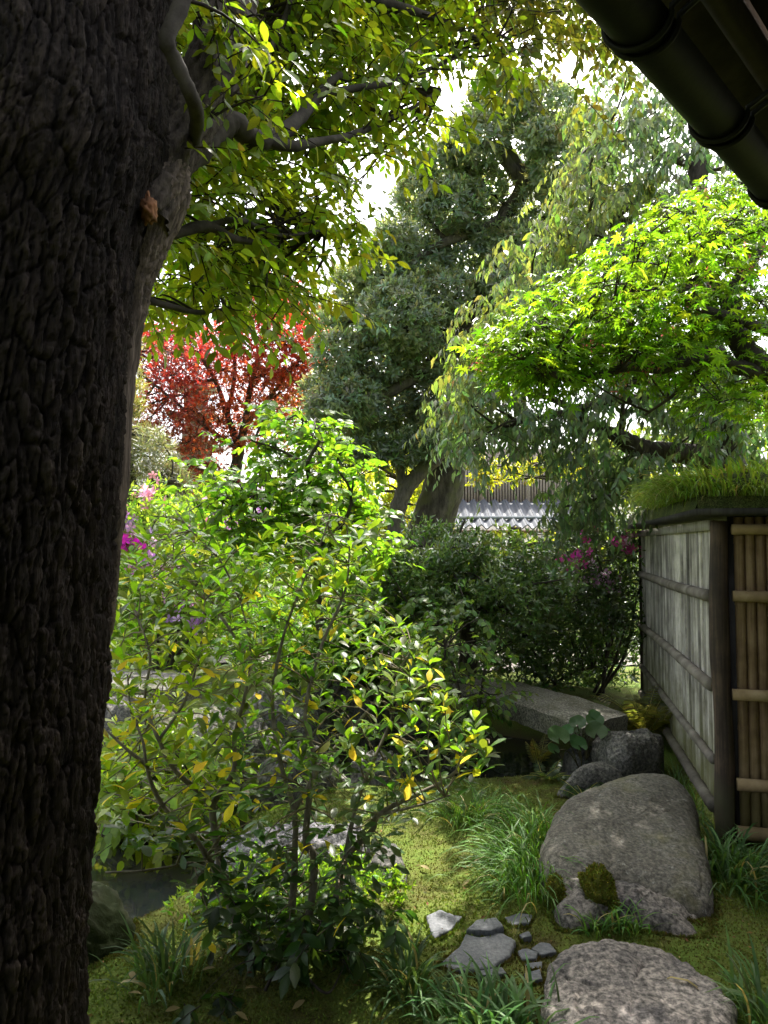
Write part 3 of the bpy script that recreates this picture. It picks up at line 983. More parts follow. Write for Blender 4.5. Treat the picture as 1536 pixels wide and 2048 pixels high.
bf = thing('bamboo_fence', tuple(FC + FB * .6 + [0, 0, -.15]), 'brown bamboo pole fence panel right of the corner post', 'fence')
s = .085
k = 0
while s < 1.35:
    r = rng.uniform(.0245, .0285)
    a = FC + FB * (s + r) + FM * (-.02 + rng.uniform(-.003, .003)) + UP * -.13
    bamboo('cane', a, a + UP * 1.89, r, M['cane'], bf, node=rng.uniform(.30, .42), phase=rng.uniform(.05, .35))
    s += 2 * r + .001
for z, r, m in ((1.69, .030, 'rail_tan'), (1.31, .031, 'rail_tan'), (.755, .032, 'rail_tan'), (.265, .034, 'rail_tan'), (.0, .037, 'rail_tan')):
    a = FC + FB * (.045 + rng.uniform(0, .02)) + FM * (.026 + r * .7) + UP * z
    bamboo('rail', a, a + FB * 1.3 + UP * -.005, r, M[m], bf, node=.4, phase=.17)
g = Geo(); box(g, (.06, -.06, -.25), (1.4, -.045, 1.766), rot=np.stack([FB, FM, UP], 1), org=FC); g.build('backing_board', M['board'], bf)
g = Geo(); box(g, (.06, -.03, -.33), (1.4, .07, -.14), rot=np.stack([FB, FM, UP], 1), org=FC); g.build('sill_beam', M['post'], bf)

# thin board roof over both panels with a sod of grass
roof = thing('fence_roof', tuple(FC + UP * 1.76), 'black edged board roof on top of the fence, carrying a sod of grass', 'roof')
g = Geo(); box(g, (-.16, -.26, 1.765), (3.5, .16, 1.80), rot=np.stack([FA, FN, UP], 1), org=FC); g.build('board', M['board'], roof)
g = Geo(); box(g, (-.15, -.30, 1.768), (1.6, .19, 1.803), rot=np.stack([FB, FM, UP], 1), org=FC); g.build('board', M['board'], roof)
g = Geo()
for (ax, bx, l0, l1, w0, w1, hh) in ((FA, FN, -.13, 3.45, -.24, .15, .15), (FB, FM, -.14, 1.55, -.28, .17, .2)):
    uu, vv = np.meshgrid(np.linspace(l0, l1, 60), np.linspace(w0, w1, 16))
    ed = np.minimum(1, 4 * np.minimum((vv - w0) / (w1 - w0), (w1 - vv) / (w1 - w0)))
    z = 1.795 + hh * np.sqrt(np.clip(ed, 0, 1)) * (1 + .3 * fbm(np.stack([uu * 4, vv * 4, 0 * uu], -1), 3))
    v = FC + ax * uu[..., None] + bx * vv[..., None] + UP * z[..., None]
    F_ = grid_faces(60, 16)
    g.add(v.reshape(-1, 3), F_)
M['sod'] = rock_mat('mossy_sod', (.03, .035, .012), (.06, .08, .02), (.12, .12, .04), speck=120, scale=9, bump=1.0)
g.build('sod', M['sod'], roof, shade=True)

# ================================================================== GRASS
def blades(g, base, az, length, width, lean, droop, col, stations=6):
    """arching blades; lean = how far they start off the vertical, droop = how far the tips fall over"""
    N = len(base)
    t = np.linspace(0, 1, stations)
    ang = lean[:, None] + droop[:, None] * t[None] ** 1.3       # angle off vertical along the blade
    ds = length[:, None] / (stations - 1)
    hx = np.concatenate([np.zeros((N, 1)), np.cumsum(np.sin(ang[:, :-1]) * ds, 1)], 1)
    hz = np.concatenate([np.zeros((N, 1)), np.cumsum(np.cos(ang[:, :-1]) * ds, 1)], 1)
    h = np.stack([np.cos(az), np.sin(az), 0 * az], -1)
    sd = np.stack([-np.sin(az), np.cos(az), 0 * az], -1)
    ctr = base[:, None] + h[:, None] * hx[..., None] + UP * hz[..., None]
    w = width[:, None] * np.array([.55, .9, 1, .9, .62, .06] if stations == 6 else np.sin(np.linspace(.6, 3.05, stations)))
    twist = rng.uniform(-.6, .6, N)[:, None] * t[None]
    nrm = np.cross(np.gradient(ctr, axis=1), sd[:, None])
    nrm = norm(nrm)
    sdv = sd[:, None] * np.cos(twist)[..., None] + nrm * np.sin(twist)[..., None]
    l_ = ctr - sdv * w[..., None] / 2 + nrm * (w * .12)[..., None]
    r_ = ctr + sdv * w[..., None] / 2 + nrm * (w * .12)[..., None]
    v = np.stack([l_, ctr, r_], 2)                               # N,K,3,3
    f0 = grid_faces(3, stations)
    f = f0[None] + (np.arange(N) * stations * 3)[:, None, None]
    g.add(v.reshape(-1, 3), f.reshape(-1, 3), np.repeat(col, stations * 3, 0))

def tuft(name, label, path, n, length, width=.008, spread=.06, group='grass tufts in the moss', col=(.09, .17, .05), droop=1.9, lean=.65, bias=None, singles=0, zoff=0, cat='grass tuft'):
    """grass growing along a short path of base points"""
    path = np.asarray(path, float)
    k = rng.uniform(0, len(path) - 1, n) if len(path) > 1 else np.zeros(n)
    i = np.minimum(k.astype(int), max(len(path) - 2, 0)); fr = (k - i)[:, None]
    p = path[i] * (1 - fr) + path[np.minimum(i + 1, len(path) - 1)] * fr
    off = rng.normal(0, spread, (n, 2))
    p[:, :2] += off
    if zoff is not None:
        p[:, 2] = ground_z(p[:, 0], p[:, 1]) - .01 + zoff
    az = np.arctan2(off[:, 1], off[:, 0]) + rng.normal(0, .7, n)
    if bias is not None:
        v = np.stack([np.cos(az), np.sin(az)], 1) + np.asarray(bias)
        az = np.arctan2(v[:, 1], v[:, 0])
    L = length * rng.uniform(.5, 1.15, n)
    g = Geo()
    c = jit(col, n, .25, .1)
    dry = rng.random(n) < .05
    c[dry] = (.32, .27, .12)
    blades(g, p, az, L, width * rng.uniform(.6, 1.2, n), np.abs(rng.normal(lean * .6, lean * .5, n)), np.clip(rng.normal(droop, .4, n), .2, 2.6), c)
    root = thing(name, tuple(path.mean(0)), label, cat, group)
    stuff(g.build('blades', M['grass'], root))
    return root

tuft('grass_tuft', 'tall fine arching grass tuft along the left side of the boulder', [G(1055, 1800), G(1040, 1760), G(1050, 1710), G(1072, 1668)], 680, .30, .007, .08, col=(.08, .18, .03), bias=(-.7, -.3), droop=2.2)
tuft('grass_tuft', 'smaller fine grass tuft behind the sunlit moss beside the shrub twig', [G(905, 1655), G(950, 1650), G(985, 1640)], 260, .22, .006, .07, col=(.08, .17, .03), bias=(-.2, -.3), droop=1.7)
tuft('grass_tuft', 'wide strappy grass tuft in front of the cracked flagstone', [G(930, 2065), G(985, 2065), G(1050, 2085), G(1100, 2120)], 300, .25, .0125, .075, col=(.075, .155, .045), droop=2.0, lean=.75)
tuft('grass_tuft', 'small strappy grass clump on the dark moss left of the wide tuft', [G(810, 1985), G(825, 1995)], 90, .23, .011, .035, col=(.065, .13, .04), droop=2.0, lean=.75)
tuft('grass_tuft', 'strappy grass clump between the boulder and the bamboo panel', [G(1430, 1760, -.08), G(1470, 1735, -.08), G(1500, 1760, -.08), G(1460, 1800, -.08)], 280, .30, .012, .085, col=(.075, .155, .045), droop=1.9, lean=.7, bias=(.15, -.35))
tuft('grass_tuft', 'grass leaves in the lower right corner beside the stepping stone', [G(1510, 2060), G(1560, 2070)], 80, .24, .013, .05, col=(.075, .155, .045), droop=1.6, lean=.5)
tuft('grass_tuft', 'short bright grass sprouting between boulder and stepping stone', [G(1180, 1872), G(1230, 1868), G(1290, 1866)], 90, .15, .009, .02, col=(.10, .21, .05), droop=1.5, lean=.5)
tuft('grass_tuft', 'narrow grass row growing under the lowest rail of the slat fence', [G(1395, 1640, -.06), G(1370, 1600, -.05), G(1345, 1560, -.04)], 130, .22, .008, .04, col=(.11, .2, .07), droop=1.5, lean=.5, bias=(-.5, -.2))
tuft('grass_tuft', 'dark strappy grass clump under the shrub near the big trunk', [G(320, 2000), G(340, 1980)], 60, .24, .012, .05, col=(.06, .11, .045), droop=1.3, lean=.4)
tuft('grass_tuft', 'dark strappy grass at the pond edge left of the shrub stems', [G(300, 1950), G(420, 1930)], 45, .18, .012, .07, col=(.06, .12, .05), droop=1.4, lean=.5)
# grass of the fence roof, long overhanging fringe at its near corner
gp = [FC + FA * a + FN * b + UP * 1.88 for a, b in ((-.12, .12), (.1, .14), (.4, .13), (.9, .12), (1.6, .10))]
tuft('roof_grass', 'long pale grass hanging over the left edge of the fence roof', gp, 1700, .25, .008, .075, group='grass on the fence roof', col=(.17, .25, .045), droop=2.5, lean=.6, bias=tuple(FN[:2] * 1.1), zoff=None)
gp = [FC + FB * a + FM * b + UP * 1.93 for a, b in ((.05, -.05), (.35, -.12), (.7, -.1), (1.2, -.1))]
tuft('roof_grass', 'broad bright upright grass standing on the right half of the fence roof', gp, 1100, .2, .012, .13, group='grass on the fence roof', col=(.17, .28, .04), droop=1.3, lean=.45, zoff=None)
gp = [FC + FB * a + FM * .15 + UP * 1.87 for a in (-.1, .4, .8, 1.2)]
tuft('roof_grass', 'short mossy fringe along the front edge of the fence roof', gp, 1100, .15, .007, .04, group='grass on the fence roof', col=(.14, .21, .04), droop=2.4, lean=.6, bias=tuple(FM[:2] * .8), zoff=None)

# ------------------------------------------------------------------ moss: short sprigs over the near ground
def moss_field():
    n = 120000
    u = rng.random(n)
    y = 1.9 + (5.2 - 1.9) * u ** 1.25
    x = rng.uniform(-2.6, 2.9, n) * (.35 + .65 * (y - 1) / 4.2)
    ex, ey = [], []                                     # thicker moss hugging the foot of every stone
    for o in EDGES:
        nx = np.roll(o, -1, 0)
        m = int(2600 * np.linalg.norm(nx - o, axis=1).sum() / 3)
        i = rng.integers(0, len(o), m); t = rng.random((m, 1))
        q = o[i] * (1 - t) + nx[i] * t
        cc = o.mean(0)
        q = cc + (q - cc) * (1 + rng.normal(.03, .035, (m, 1)))
        ex.append(q[:, 0]); ey.append(q[:, 1])
    ne = sum(len(q) for q in ex)
    x = np.concatenate([x, *ex]); y = np.concatenate([y, *ey])
    z = ground_z(x, y)
    big = np.concatenate([np.ones(n), np.full(ne, 1.7)])
    ok = z > -.16
    x, y, z, big = x[ok], y[ok], z[ok], big[ok]
    n = len(x)
    p = np.stack([x, y, z], 1)
    patch = fbm(p * [1.3, 1.3, 0] + 3, 3)
    mixv = smoothstep(-.5, .5, patch + rng.normal(0, .25, n))[:, None]
    c = jit((.11, .10, .028), n, .22, .1) * (1 - mixv) + jit((.135, .195, .035), n, .22, .08) * mixv
    s = big * rng.uniform(.006, .014, n) * (1 + .4 * mixv[:, 0])
    d = norm(np.stack([rng.normal(0, .7, n), rng.normal(0, .7, n), np.ones(n)], 1))
    B = basis(d, rdir(n))
    V0 = np.array([[-.3, 0, 0], [.3, 0, 0], [0, .8, .1]]); F0 = np.array([[0, 1, 2]])
    v = np.einsum('nij,kj->nki', B * s[:, None, None], V0) + p[:, None]
    g = Geo()
    g.add(v.reshape(-1, 3), (F0[None] + (np.arange(n) * 3)[:, None, None]).reshape(-1, 3), np.repeat(c, 3, 0))
    o = g.build('moss', M['moss'], loc=(0, 0, 0))
    o['kind'] = 'stuff'
    tag(o, 'short green and brown moss covering the ground', 'moss')
moss_field()

# dry flecks of leaf and bark lying in the moss
n = 900
lx = rng.uniform(-1.6, 2.4, n); ly = 2.0 + 3.2 * rng.random(n) ** 1.3
lz = ground_z(lx, ly); ok = lz > -.12
lp = np.stack([lx, ly, lz + .012], 1)[ok]; n = len(lp)
B = basis(norm(rng.normal(size=(n, 3)) * [1, 1, .25]), UP + rng.normal(0, .4, (n, 3)))
V0, F0 = LEAF_LOW
v = np.einsum('nij,kj->nki', B * rng.uniform(.010, .03, n)[:, None, None], V0) + lp[:, None]
g = Geo(); g.add(v.reshape(-1, 3), (F0[None] + (np.arange(n) * len(V0))[:, None, None]).reshape(-1, 3), np.repeat(jit((.16, .10, .045), n, .4, .15), len(V0), 0))
tag(stuff(g.build('leaf_litter', M['moss'], loc=(0, 0, 0))), 'dry brown flecks of leaf litter scattered over the moss', 'litter')

# ================================================================== THE BIG NEAR TREE
def bark_relief(arc, z, cell=.036, tall=3.4, seed=0):
    """fine vertical fissures between broken flaky ridges; metres in, relief 0..1 out"""
    zr = np.zeros_like(arc) + seed * 3.1
    q = np.stack([arc * 6, z * 2.0, zr], -1)
    wu = arc + cell * .8 * fbm(q, 3) + cell * .15 * fbm(q * [8, 12, 1] + 7, 2)
    wv = z + cell * 1.5 * fbm(q + 31, 3)
    h, a, f = 0.0, .5, 1.0
    for k in range(5):                                   # ridged noise: thin dark valleys
        n = np.abs(perlin(np.stack([wu / cell * f + 5.3 * k, wv / (cell * (9.0 - 1.1 * k)) * f, zr + k], -1)))
        h = h + a * np.minimum(1, n * 3.2) ** .8
        f *= 2.05; a *= .6
    f1, f2, cid = worley(wu / (cell * 1.6), wv / (cell * 5), seed)
    g1, g2, gid = worley(wu / (cell * .55) + 3, wv / (cell * 1.7), seed + 5)
    h = h * .62 * (.75 + .4 * cid) * (.8 + .35 * gid) - .22 * (1 - smoothstep(.0, .14, f2 - f1)) + .06
    return np.clip(h, -.1, 1.2), cid * .5 + gid * .5

tree = thing('big_tree', (-1.12, 1.72, 0), 'huge dark trunk with rough cracked bark and leafy boughs, at left edge', 'tree')
D0 = 1.72
sil = [(-700, 300), (-300, 318), (0, 330), (150, 333), (250, 340), (310, 338), (360, 322), (420, 306), (500, 282), (600, 266), (700, 253), (850, 242), (1000, 234), (1200, 224), (1400, 214), (1600, 202), (1800, 188), (2048, 166), (2300, 130), (2600, 60)]
TR = .40
zs, xs_ = [], []
for (yy, xx) in sil:
    q = P(xx, yy, D0)
    zs.append(q[2]); xs_.append(q[0] - TR * 1.06)
zs, xs_ = np.array(zs), np.array(xs_)
od = np.argsort(zs); zs, xs_ = zs[od], xs_[od]
nz, nu = 560, 420
zv = np.concatenate([np.linspace(-.4, .45, 40, endpoint=False), np.linspace(.45, 3.1, 530, endpoint=False), np.linspace(3.1, 6.5, 30)])
nz = len(zv)
# many columns on the visible side, few behind
th = np.concatenate([np.linspace(R(-115), R(55), 310, endpoint=False), np.linspace(R(55), R(245), 40, endpoint=False)])
TH, ZV = np.meshgrid(th, zv)
ax_ = np.interp(zv, zs, xs_)[:, None]
flare = .10 * np.exp(-(zv + .1) / .35)[:, None] - .10 * smoothstep(3.0, 6.0, zv)[:, None]
rel, cid = bark_relief(TH * TR, ZV, cell=.024, seed=2)
lump = .025 * fbm(np.stack([np.cos(TH) * 1.2, np.sin(TH) * 1.2, ZV * 1.4], -1), 3)
rad = TR + flare + lump + .038 * (rel - .6)
v = np.stack([ax_ + rad * np.cos(TH), D0 + rad * np.sin(TH), ZV], -1)
tone = (.22 + 1.0 * np.clip(rel, 0, 1))[..., None] * (1 + .6 * (cid[..., None] - .5)) * np.array([1.0, .96, .92]) * (1 + .45 * fbm(np.stack([np.cos(TH) * 1.6, np.sin(TH) * 1.6, ZV * 1.3], -1) + 4, 3))[..., None].clip(.5, 1.6)
g = Geo(); g.add(v.reshape(-1, 3), grid_faces(len(th), nz, True), tone.reshape(-1, 3))
g.build('trunk', M['bark'], tree, shade=False)

# weathered strip of bare wood running down the lit edge: grain ridges along its length
zz_ = np.linspace(P(0, 1340, D0)[2], P(0, -120, D0)[2], 420); uu_ = np.linspace(0, 1, 46)
UU_, ZS_ = np.meshgrid(uu_, zz_)
hz_ = P(0, 330, D0)[2]
wid = 17 + 11 * np.exp(-((ZS_ - hz_) / .26) ** 2) - 4 * smoothstep(hz_, hz_ + .3, ZS_)
wid = wid * smoothstep(zz_[0], zz_[0] + .5, ZS_) ** .5
wav = 2.2 * np.sin(ZS_ * 9 + 1) * np.exp(-((ZS_ - hz_) / .4) ** 2) + 1.2 * fbm(np.stack([0 * ZS_, 0 * ZS_, ZS_ * 3], -1), 2)
AA_ = np.radians(39 - wid * (1 - UU_) + wav)
arc_ = UU_ * wid * .007 + .012 * np.sin(ZS_ * 11) * np.exp(-((ZS_ - hz_) / .4) ** 2)
gr_ = fbm(np.stack([arc_ * 210, ZS_ * 2.5, 0 * ZS_], -1), 3, 2.2, .6)
rr_ = TR - .022 + .042 * np.sin(UU_ * math.pi) ** .4 + .012 * gr_ + .03 * np.exp(-((ZS_ - hz_ - .02) / .16) ** 2) * np.sin(UU_ * math.pi)
ax2 = np.interp(ZS_, zs, xs_)
vv_ = np.stack([ax2 + rr_ * np.cos(AA_), D0 + rr_ * np.sin(AA_), ZS_], -1)
g = Geo(); g.add(vv_.reshape(-1, 3), grid_faces(46, 420), ((.35 + .6 * np.clip(gr_ + .4, 0, 1.2))[..., None] * np.array([1, .93, .88])).reshape(-1, 3))
g.build('dead_wood_strip', M['dead_wood'], tree, shade=False)
# the orange scar under a broken stub
sc_z = P(300, 242, 1.4)[2]; sc_a = R(2)
sc_c = np.array([np.interp(sc_z, zs, xs_) + (TR - .01) * math.cos(sc_a), D0 + (TR - .01) * math.sin(sc_a), sc_z])
g = Geo()
th_, ph_ = np.meshgrid(np.linspace(0, 2 * math.pi, 24, endpoint=False), np.linspace(.01, math.pi - .01, 16))
dv = np.stack([np.sin(ph_) * np.cos(th_), np.sin(ph_) * np.sin(th_), np.cos(ph_)], -1)
vv_ = sc_c + dv * np.array([.02, .028, .034]) * (1 + .5 * fbm(dv * 2.2, 4))[..., None]
g.add(vv_.reshape(-1, 3), grid_faces(24, 16, True)[:, ::-1])
g.build('broken_stub', plain_mat('orange_scar', (.26, .11, .045), .8, .6, 40), tree)

def bark_limb(pts, rads, parent, mat, name='limb', sides=80, cell=.03, depth=.03, n=14, seed=9):
    c = smooth(pts, n)
    rd = np.interp(np.linspace(0, 1, len(c)), np.linspace(0, 1, len(rads)), rads)
    t, a, b = frames(c)
    L = np.concatenate([[0], np.cumsum(np.linalg.norm(np.diff(c, axis=0), axis=1))])
    thh = np.linspace(0, 2 * math.pi, sides, endpoint=False)
    A_, Z_ = np.meshgrid(thh, L)
    # make the pattern close round the limb
    rel, cid = bark_relief(np.abs(A_ - math.pi) * rd.mean(), Z_, cell, 2.0, seed)
    rr = rd[:, None] * (1 + .10 * fbm(np.stack([np.cos(A_), np.sin(A_), Z_ * 3], -1), 3)) + depth * (rel - .6)
    ring = np.cos(thh)[None, :, None] * a[:, None] + np.sin(thh)[None, :, None] * b[:, None]
    v = c[:, None] + ring * rr[..., None]
    tone = (.35 + .8 * np.clip(rel, 0, 1))[..., None] * np.ones(3)
    g = Geo(); g.add(v.reshape(-1, 3), grid_faces(sides, len(c), True), tone.reshape(-1, 3))
    g.build(name, mat, parent)
    return c

M['bark_lit'] = bark_mat('limb_bark', (.035, .027, .02), (.15, .12, .095), scale=60)  # paler copy of the trunk bark, with the light on the limb put into its colour
skel = []
skel.append(bark_limb([P(255, 430, 1.85), P(325, 305, 1.95), P(390, 215, 2.05), P(440, 110, 2.15), P(462, -20, 2.25), P(540, -260, 2.5), P(720, -500, 3.0)], [.11, .098, .088, .086, .088, .07, .05], tree, M['bark_lit'], n=26))

def branch(parent, pts, rads, mat, name='branch', sides=10, n=8, amp=.05):
    c = smooth(pts, n)
    rd = np.interp(np.linspace(0, 1, len(c)), np.linspace(0, 1, len(rads)), rads)
    rd = rd * (1 + amp * np.sin(np.arange(len(c)) * 1.7) + amp * rng.normal(0, .6, len(c)))
    g = Geo()
    tube(g, c, rd, sides, disp=lambda p, r: r * .12 * fbm(p * 25, 2))
    g.build(name, mat, parent, shade=True)
    return c

SM = M['bark_smooth']
for pts, rads in [
    ([P(345, 325, 1.98), P(395, 300, 2.05), P(430, 268, 2.1), P(462, 245, 2.15), P(495, 270, 2.2), P(530, 280, 2.25), P(575, 258, 2.35), P(625, 205, 2.5), P(660, 165, 2.6), P(680, 150, 2.7)], [.045, .04, .036, .036, .034, .03, .026, .02, .015, .012]),
    ([P(530, 280, 2.25), P(580, 292, 2.3), P(630, 285, 2.4), P(700, 270, 2.6), P(790, 235, 2.9), P(880, 180, 3.2)], [.022, .018, .015, .012, .01, .006]),
    ([P(615, 225, 2.47), P(640, 190, 2.5), P(720, 175, 2.6), P(800, 160, 2.8), P(900, 120, 3.1), P(1010, 70, 3.4)], [.014, .013, .012, .010, .008, .005]),
    ([P(380, -60, 1.68), P(360, 15, 1.68), P(335, 75, 1.66), P(350, 120, 1.68), P(382, 190, 1.72), P(394, 240, 1.8), P(384, 290, 2.0), P(370, 315, 2.08)], [.02, .02, .019, .018, .019, .018, .02]),
    ([P(285, 468, 1.95), P(350, 466, 2.05), P(415, 452, 2.15), P(470, 478, 2.25), P(530, 485, 2.4), P(556, 500, 2.5)], [.02, .017, .016, .013, .010, .007]),
    ([P(415, 452, 2.15), P(480, 440, 2.3), P(560, 470, 2.6), P(650, 460, 2.9)], [.010, .009, .007, .004]),
    ([P(262, 590, 1.95), P(330, 610, 2.1), P(400, 625, 2.3), P(460, 615, 2.5)], [.012, .010, .008, .005]),
    ([P(560, -260, 2.5), P(760, -180, 2.9), P(960, -120, 3.3), P(1160, -60, 3.6)], [.05, .04, .03, .015]),
    ([P(480, -60, 2.25), P(620, -60, 2.5), P(760, 0, 2.8), P(880, 40, 3.1), P(960, 80, 3.3)], [.03, .026, .02, .014, .008]),
    ([P(450, 80, 2.15), P(520, 110, 2.4), P(560, 60, 2.6), P(600, -60, 2.8)], [.016, .012, .01, .008])]:
    skel.append(branch(tree, pts, rads, SM))
skel = np.vstack(skel)

def in_poly(pts, poly):
    return poly_sd(pts[:, 0], pts[:, 1], np.asarray(poly, float)) < 0

def clump_sprays(L, twigs, c, n_twig, tw_len, n_leaf, size, col, out=None, hang=.9, droop=.35, rad=.14, side=.9, upn=1.0, spread=1.0, hue=.12, amt=.22):
    """twigs leaving a clump centre with leaves set alternately along them"""
    c = np.asarray(c, float)
    s = c + rng.normal(0, rad, (n_twig, 3)) * [1, 1, .7]
    d = rdir(n_twig, .45, -.05) * spread
    if out is not None:
        d = d + np.asarray(out)
    d = norm(d)
    ln = tw_len * rng.uniform(.6, 1.25, n_twig)
    t = np.linspace(0, 1, 5)
    pts = s[:, None] + d[:, None] * (ln[:, None] * t)[..., None]
    pts[..., 2] -= droop * ln[:, None] * t ** 2
    tw_r = .0028 * (1 - .75 * t)[None] * np.ones((n_twig, 1))
    twigs.append((pts, tw_r))
    tl = np.linspace(.12, 1, n_leaf)[None] + rng.uniform(-.04, .04, (n_twig, n_leaf))
    lp = s[:, None] + d[:, None] * (ln[:, None] * tl)[..., None]
    lp[..., 2] -= droop * ln[:, None] * np.abs(tl) ** 2
    tang = norm(d[:, None] + np.array([0, 0, -1.0]) * (2 * droop * tl)[..., None])
    sd = norm(np.cross(tang, UP))
    sign = np.where(np.arange(n_leaf) % 2 == 0, 1, -1)[None, :, None]
    sign = np.where((np.arange(n_leaf) == n_leaf - 1)[None, :, None], 0.1, sign)
    ld = tang * .75 + sd * sign * side + np.array([0, 0, -1.0]) * (hang * rng.uniform(.5, 1.4, (n_twig, n_leaf)))[..., None] + rng.normal(0, .18, (n_twig, n_leaf, 3))
    nh = UP * upn + tang * .7 + rng.normal(0, .35, (n_twig, n_leaf, 3))
    N = n_twig * n_leaf
    sz = size * rng.uniform(.65, 1.15, N) * (1 - .18 * np.tile(tl[0], n_twig))
    L.add(lp.reshape(-1, 3), ld.reshape(-1, 3), nh.reshape(-1, 3), sz, jit(col, N, amt, hue))

def feeders(g, centres, skel, r0=.007, r1=.003, k=5, sag=.05, col=(1, 1, 1), maxlen=1e9):
    """a thin bent branchlet from the nearest bough to each clump"""
    centres = np.asarray(centres)
    dist = np.linalg.norm(centres[:, None] - skel[None, ::2], axis=-1)
    q = skel[::2][dist.argmin(1)]
    t = np.linspace(0, 1, k)
    pts = q[:, None] * (1 - t)[None, :, None] + centres[:, None] * t[None, :, None]
    ln = np.linalg.norm(centres - q, axis=1)
    bend = rng.normal(0, .10, (len(centres), 1, 3)) * ln[:, None, None]
    pts = pts + bend * np.sin(t * math.pi)[None, :, None]
    pts[..., 2] += (sag * ln[:, None]) * np.sin(t * math.pi)[None]
    rr = np.linspace(r0, r1, k)[None] * (.6 + .5 * np.minimum(ln, 1.2))[:, None]
    tubes(g, pts, rr, 5, col)

CAN = [(300, -160), (1120, -160), (1240, 20), (1235, 75), (1150, 80), (1050, 70), (960, 110), (910, 160), (850, 220), (800, 255), (740, 275), (670, 280), (600, 340), (620, 395), (700, 430), (660, 460), (600, 480), (570, 550), (545, 630), (490, 655), (430, 600), (350, 590), (262, 590), (285, 490), (330, 350)]
L = Leaves(); tw = []; cents = []
cand = np.c_[rng.uniform(250, 1250, 900), rng.uniform(-160, 660, 900)]
cand = cand[in_poly(cand, CAN)]
# spread the clumps evenly
keep = poisson(cand, 33)
for (x, y) in keep:
    for layer in range(2):
        d = rng.uniform(2.1, 2.9) + .0011 * max(0, x - 300) + layer * rng.uniform(.3, 1.3)
        c = P(x + rng.normal(0, 14), y + rng.normal(0, 14), d)
        cents.append(c)
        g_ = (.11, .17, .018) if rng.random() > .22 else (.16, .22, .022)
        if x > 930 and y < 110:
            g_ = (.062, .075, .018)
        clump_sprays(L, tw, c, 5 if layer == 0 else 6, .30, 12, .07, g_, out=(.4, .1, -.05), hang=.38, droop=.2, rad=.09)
for (x, y) in [(420, 20), (470, 60), (505, 120), (440, -30), (520, 30), (400, -40), (490, 170), (530, 190), (460, 10), (520, 90), (385, 40)]:   # sprays hanging in front of the big limb
    c = P(x, y, rng.uniform(1.8, 2.0)); cents.append(c)
    clump_sprays(L, tw, c, 3, .18, 8, .062, (.12, .18, .018), out=(.2, -.1, -.1), hang=.4, droop=.25, rad=.05)
# unseen part of the crown, added above the picture to shade the trunk
for _ in range(150):
    c = np.array([rng.uniform(-3.2, -.2), rng.uniform(-.6, 3.2), rng.uniform(3.7, 5.6)])
    x, y, d = project(c)
    if y > -120 and x > 0:
        continue
    cents.append(c)
    clump_sprays(L, tw, c, 5, .5, 11, .09, (.07, .12, .016), hang=.8, rad=.22)
g = Geo()
for pts, rr in tw:
    tubes(g, pts, rr, 3, (.6, .55, .45))
feeders(g, cents, skel, .008, .0028, col=(.7, .65, .6))
stuff(g.build('twigs', M['bark_dark'], tree))
L.build(LEAF_OVAL, M['leaf'], tree, 'foliage', 300, M['leaf_obj'], mass_tmpl=LEAF_MID)
# unseen high crown, added above the picture to shade the ground below
L2 = Leaves(); cents = []
while len(cents) < 86:
    c = np.array([rng.uniform(-4.5, .5), rng.uniform(2.5, 8.0), rng.uniform(5.5, 9.0)])
    if len(cents) < 42:
        c = np.array([rng.uniform(-.7, .7), rng.uniform(6.9, 8.4), rng.uniform(7.8, 9.4)])
    x, y, d = project(c)
    if y > -110 or (len(cents) >= 42 and c[0] > -1.6 and c[1] < 5.6):
        continue
    cents.append(c)
    clump_sprays(L2, [], c, 9, .7, 11, .16, (.07, .12, .016), hang=.5, rad=.3)
L2.build(LEAF_FAR, M['leaf'], tree, 'shading_foliage')
g = Geo(); feeders(g, cents, np.vstack([[-1.1, 1.75, 5.5], [-1.0, 2.4, 6.2], [-.8, 3.6, 7.0], [-.9, 5.0, 7.6], [-.7, 6.5, 8.0]]), .05, .012); stuff(g.build('shading_branches', M['bark_dark'], tree))
high = branch(tree, [(-1.15, 1.72, 4.6), (-1.0, 2.4, 6.2), (-.8, 3.6, 7.0), (-.9, 5.0, 7.6), (-.7, 6.5, 8.0)], [.25, .2, .16, .1, .05], M['bark_dark'], 'limb', 12)


